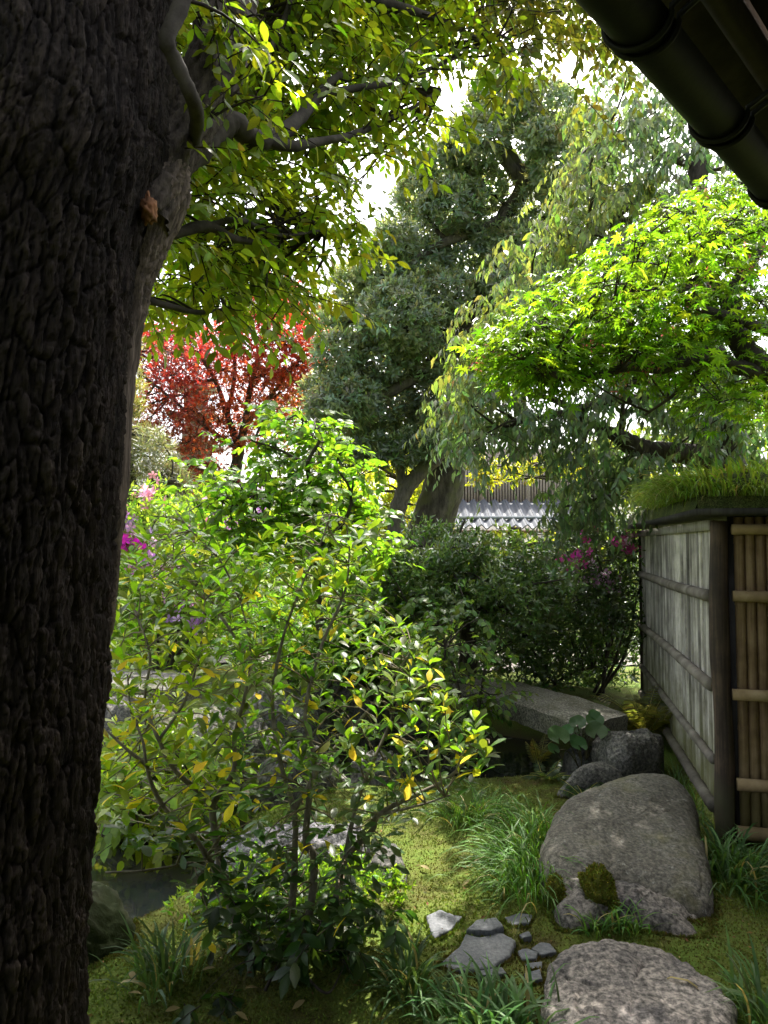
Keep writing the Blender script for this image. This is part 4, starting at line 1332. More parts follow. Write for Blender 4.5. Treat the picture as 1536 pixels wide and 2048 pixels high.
# ================================================================== GREEN MAPLE (right)
def W(*a):
    return P(*a)
mp = thing('green_maple', (3.2, 5.2, -.1), 'bright green maple leaning in over the grass topped fence', 'tree')
ms = []
SMM = M['bark_smooth']
for pts, rads, nm in [
    ([(3.2, 5.2, -.15), (3.25, 5.15, .8), (3.1, 5.0, 1.7), P(1590, 800, 4.8), P(1520, 730, 4.7), P(1478, 680, 4.65), P(1462, 620, 4.65), P(1490, 540, 4.7), P(1540, 440, 4.8), P(1570, 340, 4.9)], [.11, .10, .09, .085, .08, .07, .06, .05, .04, .03], 'trunk'),
    ([P(1545, 745, 4.72), P(1480, 735, 4.65), P(1420, 715, 4.55), P(1370, 722, 4.5), P(1320, 738, 4.45), P(1260, 733, 4.4), P(1210, 748, 4.35), P(1160, 757, 4.3), P(1110, 750, 4.25), P(1092, 728, 4.2)], [.06, .05, .04, .035, .032, .03, .026, .022, .018, .012], 'branch'),
    ([P(1600, 665, 4.6), P(1530, 658, 4.5), P(1470, 635, 4.45), P(1415, 622, 4.4), P(1380, 600, 4.4), P(1366, 590, 4.38), P(1384, 560, 4.35), P(1376, 530, 4.35), P(1410, 500, 4.4), P(1455, 485, 4.4), P(1540, 430, 4.5)], [.045, .034, .03, .027, .022, .018, .016, .014, .012, .011, .008], 'branch'),
    ([P(1366, 592, 4.38), P(1290, 580, 4.4), P(1220, 600, 4.4), P(1140, 620, 4.4)], [.014, .011, .008, .005], 'branch'),
    ([P(1462, 620, 4.65), P(1380, 500, 4.9), P(1300, 480, 5.1), P(1220, 530, 5.2)], [.03, .02, .014, .007], 'branch'),
    ([P(1210, 748, 4.35), P(1130, 700, 4.4), P(1050, 690, 4.4), P(985, 690, 4.4)], [.012, .010, .008, .004], 'branch'),
    ([P(1490, 540, 4.7), P(1430, 440, 4.9), P(1400, 400, 5.0)], [.03, .02, .01], 'branch'),
    ([P(1420, 715, 4.55), P(1360, 780, 4.8), P(1290, 830, 5.0)], [.025, .015, .008], 'branch')]:
    ms.append(branch(mp, pts, rads, SMM, nm, 14))
ms = np.vstack(ms)

def sprays_flat(L, tw, c, n, reach, size, col, tilt=(0, 0), up=.0, hue=.1, amt=.25, fl=.25, hang=.25, zs=.022):
    """a flat layered fan of palmate leaves"""
    c = np.asarray(c, float)
    a = rng.uniform(0, 2 * math.pi, n); r = reach * np.sqrt(rng.random(n))
    p = c + np.stack([np.cos(a) * r, np.sin(a) * r, rng.normal(0, zs, n) - .30 * r * r / max(reach, .1) + np.cos(a) * r * tilt[0] + np.sin(a) * r * tilt[1]], 1)
    out = np.stack([np.cos(a), np.sin(a), -hang * np.ones(n)], 1)
    d = out + rng.normal(0, .45, (n, 3)) * [1, 1, .6]
    nn = UP + rng.normal(0, fl, (n, 3))
    L.add(p, d, nn, size * rng.uniform(.6, 1.15, n), jit(col, n, amt, hue))
    m = max(3, n // 5)
    t = np.linspace(0, 1, 4)
    e = p[rng.choice(n, m, replace=False)] - [0, 0, .01]
    pts = c * (1 - t)[None, :, None] + e[:, None] * t[None, :, None]
    pts[..., 2] += .04 * np.sin(t * math.pi)
    tw.append((pts, np.ones((m, 1)) * np.linspace(.0035, .0012, 4)[None]))

L = Leaves(); tw = []; cents = []
MAP = [(1500, 375), (1440, 395), (1480, 440), (1380, 440), (1530, 440), (1320, 470), (1420, 480), (1490, 510), (1260, 510), (1350, 530), (1200, 550), (1290, 570), (1400, 560), (1470, 590), (1140, 590), (1230, 610), (1330, 620), (1090, 625), (1180, 650), (1270, 660), (1130, 680), (1040, 655), (995, 672), (1070, 700), (965, 700), (1010, 720), (1210, 690), (1310, 680), (1400, 660), (1500, 660), (1060, 745), (1120, 725), (1260, 700), (1010, 745), (1340, 700), (1300, 735), (1450, 740), (1530, 600), (1440, 800), (1520, 790)]
for (x, y) in MAP:
    x = x + max(0, 1130 - x) * .38
    edge = y - (350 + (1500 - x) * .56)              # distance below the crown's upper edge
    for layer in range(3):
        d = rng.uniform(4.1, 4.7) + .35 * layer if x > 1090 else rng.uniform(4.05, 4.35) + .16 * layer
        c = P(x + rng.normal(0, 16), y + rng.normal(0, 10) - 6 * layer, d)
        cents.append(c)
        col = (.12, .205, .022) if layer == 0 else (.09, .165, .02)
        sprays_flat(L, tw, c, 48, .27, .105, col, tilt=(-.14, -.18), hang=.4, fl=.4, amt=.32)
for (x, y) in [(1270, 470), (1340, 520), (1300, 600), (1400, 470), (1240, 560), (1380, 600), (1460, 540), (1330, 430), (1450, 430), (1220, 640), (1290, 530)]:  # nearer sprays added to shade the stepping stone
    c = P(x + rng.normal(0, 12), y + rng.normal(0, 12), rng.uniform(3.65, 4.0))
    cents.append(c); sprays_flat(L, tw, c, 34, .24, .10, (.12, .205, .022), tilt=(-.14, -.18), hang=.4, fl=.4, amt=.32)
for _ in range(16):                                    # crown outside the picture, to the right
    c = np.array([rng.uniform(2.6, 4.3), rng.uniform(4.2, 6.2), rng.uniform(2.5, 4.6)])
    cents.append(c); sprays_flat(L, tw, c, 46, .4, .09, (.10, .22, .018))
g = Geo()
for pts, rr in tw:
    tubes(g, pts, rr, 3, (.8, .7, .6))
feeders(g, cents, ms, .010, .004, col=(.8, .75, .7))
stuff(g.build('twigs', M['bark_dark'], mp))
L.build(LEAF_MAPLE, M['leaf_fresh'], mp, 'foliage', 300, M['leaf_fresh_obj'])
# reddish winged seeds hanging among the leaves
S = Leaves()
for (x, y) in [(975, 690), (1000, 700), (1050, 700), (1085, 725), (1180, 690), (1260, 600), (1405, 385), (1440, 420), (1490, 530), (1475, 505), (1530, 500), (1300, 740), (1250, 730), (1240, 770), (1380, 610), (1500, 545), (955, 720), (1420, 560), (1340, 660), (1450, 470)]:
    n = 22
    c = P(x, y, rng.uniform(4.0, 4.35))
    S.add(c + rng.normal(0, .03, (n, 3)), rdir(n, .6, -.4), rdir(n), rng.uniform(.018, .034, n), jit((.36, .13, .09), n, .3, .2))
S.build(LEAF_LOW, M['petal'], mp, 'seed_clusters')

# ================================================================== CLOUD-PRUNED DARK EVERGREEN (centre)
def rosettes(L, c, r, n, per, size, col, up=.5, shell=.55, squash=.8, hue=.1, amt=.25, tipcol=None, tips=.0, flat=.7):
    """tufts of small leaves sitting on the outside of a rounded clump"""
    c = np.asarray(c, float)
    d = rdir(n, 1, .15)
    rr = r * (shell + (1 - shell) * rng.random(n) ** .5)
    rr = rr * (1 + .28 * fbm(d * 1.8 + c * 3, 3))
    p = c + d * rr[:, None] * [1, 1, squash]
    axis = norm(d + UP * up + rng.normal(0, .3, (n, 3)))
    P_, D_, N_2 = [], [], []
    cc = jit(col, n, amt, hue)
    if tipcol is not None:
        m = (rng.random(n) < tips) & (d[:, 2] > -.1)
        cc[m] = jit(tipcol, m.sum(), .2, .1)
    for k in range(per):
        side = rdir(n)
        dd = norm(axis * flat + side * .8)
        P_.append(p + axis * (size * .35 * rng.random((n, 1)))); D_.append(dd); N_2.append(axis + side * .2)
    L.add(np.concatenate(P_), np.concatenate(D_), np.concatenate(N_2), size * rng.uniform(.7, 1.2, n * per), np.tile(cc, (per, 1)))

dk = thing('pruned_evergreen', tuple(G(850, 1135, 0) * [1, 0, 0] + [0, 11.3, 0]), 'tall dark green evergreen pruned into cloud tiers in the centre', 'tree')
DD = 11.3
c1 = bark_limb([P(815, 1190, DD), P(845, 1100, DD), P(880, 1000, DD), P(895, 930, DD), P(905, 850, DD), P(935, 760, DD), P(905, 690, DD), P(955, 600, DD), P(1010, 500, DD), P(1005, 440, DD), P(1045, 370, DD), P(1010, 290, DD), P(1000, 220, DD)],
               [.42, .36, .33, .31, .27, .2, .18, .17, .15, .13, .12, .09, .05], dk, M['bark_grey'], 'trunk', 48, .16, .05, 9)
sk = [c1]
for pts, rads in [
    ([P(935, 760, DD), P(890, 700, DD - .2), P(900, 680, DD - .4), P(960, 690, DD - .4)], [.16, .14, .12, .08]),
    ([P(905, 690, DD), P(820, 760, DD - .3), P(760, 790, DD - .4), P(700, 800, DD - .5)], [.12, .10, .08, .05]),
    ([P(955, 600, DD), P(880, 620, DD - .3), P(800, 660, DD - .4), P(740, 680, DD - .5)], [.12, .09, .07, .04]),
    ([P(1005, 440, DD), P(930, 470, DD - .2), P(860, 500, DD - .3), P(780, 560, DD - .3)], [.10, .08, .06, .03]),
    ([P(1045, 370, DD), P(1060, 330, DD), P(1090, 300, DD - .2), P(1120, 250, DD - .3)], [.11, .09, .08, .04]),
    ([P(1045, 370, DD), P(1010, 320, DD - .1), P(985, 290, DD - .2), P(940, 300, DD - .2)], [.11, .09, .07, .03]),
    ([P(1010, 500, DD), P(1060, 470, DD - .2), P(1100, 440, DD - .2)], [.08, .06, .03]),
    ([P(905, 850, DD), P(860, 880, DD - .3), P(800, 880, DD - .4), P(740, 890, DD - .4)], [.1, .08, .06, .03])]:
    sk.append(branch(dk, pts, rads, M['bark_grey'], 'branch', 12))
sk = np.vstack(sk)
L = Leaves(); cents = []
CLOUD = [(1000, 205, 62), (1085, 222, 60), (1165, 262, 55), (945, 285, 55), (1130, 330, 62), (880, 335, 55), (1190, 330, 40), (1075, 275, 30), (842, 395, 50), (905, 415, 58), (965, 380, 48), (1085, 420, 58), (1150, 400, 50), (1045, 500, 58), (935, 505, 62), (845, 525, 58), (1005, 565, 50), (765, 545, 50), (705, 565, 36), (725, 635, 55), (800, 640, 75), (880, 595, 58), (1100, 560, 50), (955, 640, 40), (680, 710, 45), (760, 720, 58), (845, 720, 62), (905, 790, 52), (645, 775, 36), (700, 800, 58), (770, 805, 66), (840, 850, 60), (740, 872, 48), (685, 855, 48), (900, 850, 50), (820, 895, 36), (660, 650, 28), (640, 810, 28), (1030, 640, 50), (1060, 720, 50), (790, 480, 40), (985, 480, 40), (740, 780, 40), (880, 660, 40)]
for (x, y, r) in CLOUD:
    rm = r / FPX * DD
    c = P(x, y, DD + rng.uniform(-1.0, .5))
    cents.append(c)
    n = int(640 * (r / 55) ** 2)
    rosettes(L, c, rm * 1.05, n, 5, .115, (.17, .228, .165), up=.45, tipcol=(.25, .30, .17), tips=.45, shell=.75, flat=.35)  # lighter tip colour paints in the skylight on the cloud tops
for (x, y, r, dd) in [(900, 420, 80, 12.6), (1050, 600, 80, 12.8), (850, 700, 80, 12.6), (1100, 330, 70, 12.6)]:
    c = P(x, y, dd); cents.append(c)
    rosettes(L, c, r / FPX * dd, 500, 5, .12, (.12, .17, .10), up=.8)
g = Geo(); feeders(g, cents, sk, .05, .02)
stuff(g.build('branchlets', M['bark_dark'], dk))
L.build(LEAF_FAR, M['leaf_dark'], dk, 'crown')

# the smoother forked trunk beside it
ft = thing('forked_tree', tuple(P(790, 1190, 10.4)), 'smooth grey forked trunk standing left of the rough barked one', 'tree')
f1 = branch(ft, [P(785, 1190, 10.4), P(786, 1110, 10.4), P(792, 1040, 10.4), P(808, 985, 10.4), P(840, 945, 10.4), P(875, 912, 10.4), P(890, 880, 10.5), P(888, 840, 10.6)], [.13, .12, .12, .125, .11, .11, .09, .06], M['bark_grey'], 'trunk', 16)
f2 = branch(ft, [P(808, 985, 10.4), P(800, 940, 10.4), P(785, 905, 10.3), P(768, 880, 10.2)], [.08, .065, .06, .045], M['bark_grey'], 'branch', 12)
L = Leaves()
for (x, y, r) in [(745, 905, 40), (800, 905, 36), (700, 925, 36), (850, 890, 34)]:
    rosettes(L, P(x, y, 10.2), r / FPX * 10.2, 120, 5, .13, (.05, .085, .03), up=.6)
L.build(LEAF_SLIM, M['leaf_dark'], ft, 'crown')

# ================================================================== HANGING-LEAVED EVERGREEN (right, behind the maple)
he = thing('drooping_evergreen', (3.6, 7.4, 0), 'evergreen with drooping narrow leaves behind the green maple', 'tree')
hs = [bark_limb([(3.6, 7.4, -.2), (3.55, 7.4, 1.2), P(1450, 880, 7.4), P(1430, 760, 7.4), P(1400, 600, 7.4), P(1390, 420, 7.4), P(1400, 300, 7.5), P(1380, 200, 7.6), P(1340, 100, 7.7)], [.22, .19, .18, .16, .14, .12, .09, .06, .03], he, M['bark_dark'], 'trunk', 32, .1, .03, 9)]
for pts, rads in [
    ([P(1470, 935, 7.3), P(1400, 912, 7.0), P(1340, 905, 6.8), P(1290, 902, 6.7), P(1255, 885, 6.6), P(1215, 860, 6.6), P(1170, 838, 6.6), P(1110, 800, 6.6), P(1060, 790, 6.6)], [.12, .11, .1, .1, .09, .05, .04, .03, .015]),
    ([P(1244, 880, 6.6), P(1244, 830, 6.6), P(1250, 770, 6.6)], [.03, .025, .015]),
    ([P(1430, 760, 7.4), P(1330, 790, 7.0), P(1240, 800, 6.8), P(1150, 820, 6.6), P(1020, 850, 6.6)], [.07, .06, .05, .035, .012]),
    ([P(1400, 600, 7.4), P(1300, 590, 7.2), P(1180, 600, 7.0), P(1080, 640, 6.9), P(1000, 700, 6.8)], [.06, .05, .04, .02, .01]),
    ([P(1390, 420, 7.4), P(1300, 430, 7.2), P(1200, 460, 7.0), P(1120, 520, 6.9)], [.05, .04, .03, .012]),
    ([P(1400, 340, 7.5), P(1330, 310, 7.4), P(1270, 280, 7.3), P(1190, 290, 7.2)], [.04, .035, .025, .01]),
    ([P(1470, 935, 7.3), P(1420, 960, 6.8), P(1330, 960, 6.5), P(1230, 990, 6.4), P(1140, 1010, 6.4)], [.05, .04, .03, .02, .01])]:
    hs.append(branch(he, pts, rads, M['bark_dark'], 'branch', 12))
hs = np.vstack(hs)
L = Leaves(); tw = []; cents = []
DRO = [(1255, 180, 1), (1320, 215, 2), (1225, 250, 1), (1290, 265, 2), (1360, 265, 2), (1180, 270, 0), (1300, 330, 2), (1235, 330, 1), (1380, 320, 2), (1170, 345, 0), (1210, 400, 0), (1280, 385, 0), (1350, 380, 1), (1140, 420, 0), (1180, 455, 0), (1250, 440, 0), (1310, 440, 1), (1105, 470, 0), (1150, 500, 0), (1220, 500, 1), (1070, 510, 0), (1110, 550, 1), (1170, 560, 1), (1040, 580, 0), (1080, 600, 1), (1020, 620, 0), (1060, 650, 1), (1000, 640, 0), (975, 690, 0), (1010, 720, 1), (950, 750, 0), (990, 790, 1), (1040, 790, 1), (930, 800, 0), (960, 840, 1), (920, 850, 1), (1010, 850, 1), (1060, 850, 1), (940, 890, 1), (990, 900, 1), (1050, 905, 1), (1110, 870, 2), (1100, 920, 2), (1150, 860, 2), (1160, 920, 2), (1180, 975, 2), (1130, 985, 2), (1210, 1000, 2), (1250, 940, 2), (1290, 960, 2), (1230, 890, 2), (1100, 1010, 2), (1150, 1030, 2), (1340, 840, 2), (1300, 790, 2), (1400, 860, 2), (1460, 840, 2), (1500, 880, 2), (1440, 790, 2), (1510, 780, 2), (1380, 960, 2), (1450, 930, 2), (1200, 800, 2), (1150, 750, 2), (1250, 740, 2), (1360, 720, 2), (1430, 700, 2), (1290, 680, 2), (1500, 730, 2), (1200, 660, 1), (1290, 560, 1), (1400, 560, 2), (1350, 480, 1), (1450, 450, 2)]
DRO = [q for q in DRO if not (985 < q[0] < 1140 and q[1] > 885)]
for (x, y, k) in DRO:
    for layer in range(1 if (x, y) in ((1040, 580), (1070, 510), (1020, 620), (1105, 470)) else 2):
        d = rng.uniform(6.1, 6.9) + layer * rng.uniform(.4, 1.3)
        c = P(x + rng.normal(0, 12), y - 14 + rng.normal(0, 12), d)
        cents.append(c)
        col = [(.17, .21, .06), (.14, .195, .105), (.085, .13, .06)][k]  # the yellow tone paints in the backlight on the left edges
        clump_sprays(L, tw, c, 14, .34, 12, .115, col, out=(-.35, -.25, -.1), hang=1.1, droop=.6, rad=.13)
for _ in range(40):
    c = np.array([rng.uniform(2.2, 5.5), rng.uniform(6.2, 9.5), rng.uniform(3.6, 7.4)])
    x, y, d = project(c)
    if 0 < x < 1536 and y > 150:
        continue
    cents.append(c); clump_sprays(L, tw, c, 8, .5, 12, .13, (.06, .1, .035), hang=1.1, droop=.5, rad=.25)
g = Geo()
for pts, rr in tw:
    tubes(g, pts, rr * 1.3, 3)
feeders(g, cents, hs, .02, .006)
stuff(g.build('twigs', M['bark_dark'], he))
L.build(LEAF_LANCE, M['leaf_cool'], he, 'foliage', 220, M['leaf_cool_obj'], mass_tmpl=leaf_t([0, .42, 1], [0, .19, 0], .2, .3))

# ================================================================== RED MAPLE (left, far)
rm = thing('red_maple', tuple(P(475, 1130, 13)), 'red leaved maple with sky showing through, left of centre', 'tree')
RD = 13.0
rs = []
for pts, rads in [
    ([P(470, 1150, RD), P(472, 1040, RD), P(470, 960, RD), P(478, 900, RD), P(490, 850, RD)], [.14, .12, .11, .10, .08]),
    ([P(478, 900, RD), P(455, 830, RD), P(430, 760, RD), P(390, 700, RD), P(340, 660, RD)], [.07, .05, .04, .03, .012]),
    ([P(490, 850, RD), P(500, 780, RD), P(520, 700, RD), P(545, 620, RD), P(560, 570, RD)], [.06, .05, .04, .03, .012]),
    ([P(490, 850, RD), P(535, 800, RD), P(580, 740, RD), P(620, 690, RD)], [.05, .04, .03, .012]),
    ([P(478, 900, RD), P(420, 860, RD), P(370, 820, RD), P(310, 770, RD), P(270, 740, RD)], [.05, .04, .03, .02, .01]),
    ([P(455, 830, RD), P(470, 740, RD), P(460, 660, RD), P(470, 600, RD)], [.045, .035, .025, .01]),
    ([P(472, 960, RD), P(430, 945, RD), P(390, 935, RD), P(360, 925, RD)], [.05, .04, .03, .015]),
    ([P(430, 760, RD), P(360, 760, RD), P(300, 720, RD)], [.03, .02, .01]),
    ([P(520, 700, RD), P(590, 650, RD), P(625, 640, RD)], [.03, .02, .01])]:
    rs.append(branch(rm, pts, rads, M['bark_dark'], 'trunk' if rads[0] > .1 else 'branch', 8))
rs = np.vstack(rs)
L = Leaves(); tw = []; cents = []
RED = [(555, 565), (530, 580), (585, 600), (610, 640), (565, 620), (620, 690), (590, 660), (630, 735), (600, 720), (560, 680), (520, 640), (490, 650), (450, 660), (400, 665), (350, 670), (300, 665), (275, 670), (320, 690), (290, 720), (340, 715), (380, 700), (430, 700), (480, 700), (530, 710), (575, 750), (540, 750), (500, 750), (450, 740), (400, 740), (350, 750), (300, 760), (270, 790), (320, 800), (370, 790), (420, 790), (470, 800), (520, 790), (560, 800), (590, 790), (440, 840), (400, 830), (500, 840), (540, 830), (350, 830), (290, 850), (270, 860), (480, 870), (390, 920), (350, 935), (370, 880), (430, 880), (415, 940), (610, 770), (640, 760), (540, 860), (330, 860), (385, 950)]
for (x, y) in RED:
    for layer in range(2):
        c = P(x + rng.normal(0, 8), y + rng.normal(0, 8), RD + rng.uniform(-1, 1))
        cents.append(c)
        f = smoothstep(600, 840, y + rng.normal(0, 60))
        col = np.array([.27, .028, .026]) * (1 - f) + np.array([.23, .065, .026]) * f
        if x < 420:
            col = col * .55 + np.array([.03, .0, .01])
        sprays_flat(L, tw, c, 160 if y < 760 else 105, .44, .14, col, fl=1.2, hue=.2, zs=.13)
g = Geo()
for pts, rr in tw[::2]:
    tubes(g, pts, rr * 2, 3, (.6, .5, .5))
feeders(g, cents, rs, .02, .008)
stuff(g.build('twigs', M['bark_dark'], rm))
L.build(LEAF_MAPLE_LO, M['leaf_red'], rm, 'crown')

# ================================================================== THE YELLOW-FLECKED SHRUB (foreground)
SB = G(560, 1925, .05)
sh = thing('flecked_shrub', tuple(SB), 'large green shrub with scattered yellow leaves beside the big trunk', 'shrub')
sd_ = 2.75
ss = []
STEMS = [
    ([G(520, 1925, .05), P(480, 1860, 2.72), P(452, 1780, 2.75), P(436, 1700, 2.78), P(425, 1620, 2.8), P(440, 1585, 2.82), P(468, 1540, 2.85), P(470, 1470, 2.9), P(492, 1380, 2.95), P(500, 1290, 3.0), P(480, 1200, 3.05)], [.020, .019, .018, .016, .014, .012, .011, .009, .007, .005, .003]),
    ([P(425, 1620, 2.8), P(405, 1590, 2.78), P(350, 1540, 2.75), P(318, 1480, 2.75), P(290, 1400, 2.8), P(300, 1310, 2.85), P(270, 1220, 2.9)], [.012, .011, .010, .008, .006, .005, .003]),
    ([P(452, 1780, 2.75), P(400, 1690, 2.68), P(368, 1655, 2.66), P(325, 1610, 2.65), P(300, 1560, 2.65), P(292, 1530, 2.65), P(255, 1500, 2.65), P(215, 1462, 2.65)], [.012, .010, .010, .009, .008, .008, .006, .004]),
    ([P(292, 1530, 2.65), P(285, 1480, 2.66), P(262, 1420, 2.7), P(255, 1350, 2.75)], [.006, .005, .004, .003]),
    ([G(570, 1925, .05), P(585, 1800, 2.75), P(590, 1700, 2.75), P(588, 1620, 2.78), P(560, 1520, 2.85), P(545, 1400, 2.95), P(565, 1280, 3.0), P(600, 1180, 3.1), P(640, 1090, 3.15), P(660, 1030, 3.2)], [.017, .015, .013, .011, .009, .008, .007, .005, .004, .003]),
    ([G(590, 1925, .05), P(620, 1820, 2.7), P(628, 1720, 2.7), P(612, 1680, 2.7), P(618, 1600, 2.7), P(630, 1520, 2.75), P(610, 1430, 2.8), P(640, 1300, 2.9), P(690, 1180, 3.0), P(700, 1080, 3.05)], [.018, .016, .015, .014, .012, .010, .008, .007, .005, .003]),
    ([G(610, 1925, .05), P(670, 1800, 2.7), P(690, 1720, 2.7), P(745, 1660, 2.7), P(755, 1630, 2.7), P(830, 1590, 2.72), P(890, 1560, 2.75), P(940, 1515, 2.78), P(960, 1495, 2.8)], [.016, .014, .012, .011, .010, .008, .006, .004, .003]),
    ([P(755, 1630, 2.7), P(840, 1610, 2.65), P(900, 1590, 2.62)], [.006, .004, .003]),
    ([P(690, 1720, 2.7), P(705, 1640, 2.75), P(730, 1560, 2.8), P(770, 1470, 2.9), P(800, 1400, 2.95), P(850, 1370, 3.0)], [.010, .009, .008, .006, .004, .003]),
    ([P(588, 1620, 2.78), P(650, 1520, 2.9), P(720, 1440, 3.0), P(790, 1350, 3.1), P(830, 1290, 3.15)], [.010, .008, .007, .005, .003]),
    ([P(545, 1400, 2.95), P(500, 1320, 3.1), P(440, 1230, 3.2), P(380, 1130, 3.3), P(320, 1050, 3.35)], [.008, .007, .006, .004, .003]),
    ([P(480, 1200, 3.05), P(440, 1120, 3.1), P(390, 1070, 3.15), P(350, 1020, 3.2)], [.005, .004, .003, .0025]),
    ([P(318, 1480, 2.75), P(370, 1400, 2.85), P(400, 1300, 2.95), P(410, 1200, 3.0)], [.006, .005, .004, .003]),
    ([P(452, 1700, 2.78), P(400, 1720, 2.6), P(300, 1740, 2.5), P(210, 1745, 2.45)], [.006, .005, .004, .003])]
for pts, rads in STEMS:
    ss.append(branch(sh, pts, np.array(rads) * 1.0, M['stem'], 'stem', 9, 6, .04))
ss = np.vstack(ss)
SHP = [(260, 1080), (330, 1035), (420, 1060), (480, 1100), (560, 1060), (690, 1010), (745, 1050), (720, 1120), (760, 1220), (840, 1270), (880, 1350), (960, 1440), (985, 1500), (930, 1570), (850, 1580), (790, 1640), (790, 1720), (740, 1800), (720, 1880), (640, 1930), (500, 1930), (420, 1880), (400, 1800), (330, 1700), (215, 1650), (212, 1400), (228, 1260), (250, 1150)]
cand = np.c_[rng.uniform(205, 990, 5000), rng.uniform(990, 1935, 5000)]
cand = cand[in_poly(cand, SHP)]
cand = cand[~((cand[:, 1] > 1580) & (cand[:, 1] < 1760) & (cand[:, 0] > 480) & (cand[:, 0] < 720) & (rng.random(len(cand)) < .75))]
keep = poisson(cand, np.where(cand[:, 1] < 1300, 19, np.where(cand[:, 1] < 1600, 22, 25)))
L = Leaves(); tips = []; Y = Leaves(); buds = Leaves()
for (x, y) in keep:
    d = 2.45 + rng.uniform(0, .75) + max(0, (1500 - y)) * .0009
    if y > 1650:
        d = rng.uniform(2.4, 2.95)
    c = P(x, y, d); tips.append(c); yc = c - norm(c - EYE) * .06
    n = rng.integers(5, 9)
    a0 = rng.uniform(0, 6.28)
    a = a0 + np.arange(n) * 2.4
    ax = norm(np.array([rng.normal(0, .35), rng.normal(0, .35), 1.0]))
    lowy = y > 1560
    el = rng.uniform(.0, .95, n) if not lowy else rng.uniform(-.55, .4, n)
    dirs = np.stack([np.cos(a) * np.cos(el), np.sin(a) * np.cos(el), np.sin(el)], 1) + ax * .25
    pos = c - ax * rng.uniform(0, .05, (n, 1))
    bright = smoothstep(1750, 1200, y)  # sunlit top and shaded foot of the shrub painted into the leaf colour
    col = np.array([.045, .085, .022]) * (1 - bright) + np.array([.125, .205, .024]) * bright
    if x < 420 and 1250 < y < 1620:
        col = np.array([.19, .27, .02])  # sunlight on the left side painted in as brighter yellow green
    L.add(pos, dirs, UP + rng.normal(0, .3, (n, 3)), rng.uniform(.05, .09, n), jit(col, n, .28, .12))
    if y < 1560 and rng.random() < .35:
        buds.add(c[None], ax[None] + rng.normal(0, .1, (1, 3)), rdir(1), .035, [[.35, .42, .08]])
    yp = .42 if (1280 < y < 1600 or (1080 < y < 1250 and x > 480)) else .10
    if rng.random() < yp:
        m = rng.integers(1, 3)
        aa = rng.uniform(0, 6.28, m)
        Y.add(yc - ax * .04 + rng.normal(0, .012, (m, 3)), np.stack([np.cos(aa), np.sin(aa), rng.uniform(-.7, 0, m)], 1), UP + rng.normal(0, .5, (m, 3)), rng.uniform(.06, .09, m), jit((.92, .66, .03), m, .08, .08))
g = Geo(); feeders(g, tips, ss, .0050, .0022, col=(1, .95, .8))
stuff(g.build('twigs', M['stem'], sh))
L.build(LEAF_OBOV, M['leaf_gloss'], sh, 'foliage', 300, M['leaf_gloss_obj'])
Y.build(LEAF_OBOV, M['petal'], sh, 'yellow_foliage', 70, M['petal_obj'], 'yellow_leaf')
buds.build(LEAF_LOW, M['leaf'], sh, 'buds')

# ================================================================== MID-GROUND SHRUBS
def shrub(name, label, base, spots, depth, leaf, size, col, mat, n_tw=5, tw_len=.3, n_leaf=9, style='spray', stems=None, stem_mat='bark_dark', jitter=.4, layers=2, singles=0, omat=None, group=None, cat='shrub', out=None, hang=.3, droop=.25, amt=.25, stem_r=.02, rad=.1, flat=False, per=None, tipcol=None, tips=0.0):
    root = thing(name, tuple(base), label, cat, group)
    base = np.asarray(base, float)
    spots3 = [P(x, y, depth + rng.uniform(-jitter, jitter)) for (x, y) in spots]
    sk = []
    if stems:
        for pts, rads in stems:
            sk.append(branch(root, [P(*q) if len(q) == 3 and q[0] > 50 else np.array(q) for q in pts], rads, M[stem_mat], 'stem', 9))
    else:
        ctr = np.mean(spots3, 0)
        for k in range(5):
            e = spots3[rng.integers(len(spots3))]
            m_ = (base + e) / 2 + rng.normal(0, .08, 3)
            sk.append(branch(root, [base + rng.normal(0, .05, 3) * [1, 1, 0], m_, e], [stem_r, stem_r * .8, stem_r * .4], M[stem_mat], 'stem', 7))
    sk = np.vstack(sk)
    L = Leaves(); tw = []; cents = []
    for c0 in spots3:
        for l in range(layers):
            c = c0 + rng.normal(0, rad, 3) * [1, 1.6, 1]
            cents.append(c)
            if style == 'spray':
                clump_sprays(L, tw, c, n_tw, tw_len, n_leaf, size, col, out=out, hang=hang, droop=droop, rad=rad, amt=amt)
            elif style == 'ros':
                rosettes(L, c, rad * 2.0, n_tw, n_leaf, size, col, up=.5, amt=amt, tipcol=tipcol, tips=tips)
    g = Geo()
    for pts, rr in tw:
        tubes(g, pts, rr * (depth / 3.0) ** .5, 3)
    feeders(g, cents, sk, stem_r * .5, stem_r * .2)
    stuff(g.build('twigs', M[stem_mat], root))
    L.build(leaf, M[mat], root, 'foliage', singles, M[omat] if omat else None)
    return root, spots3

def fill(poly, step, n=4000):
    poly = np.asarray(poly, float)
    lo, hi = poly.min(0), poly.max(0)
    cand = np.c_[rng.uniform(lo[0], hi[0], n), rng.uniform(lo[1], hi[1], n)]
    cand = cand[in_poly(cand, poly)]
    keep = poisson(cand, step)
    return [tuple(q) for q in keep]

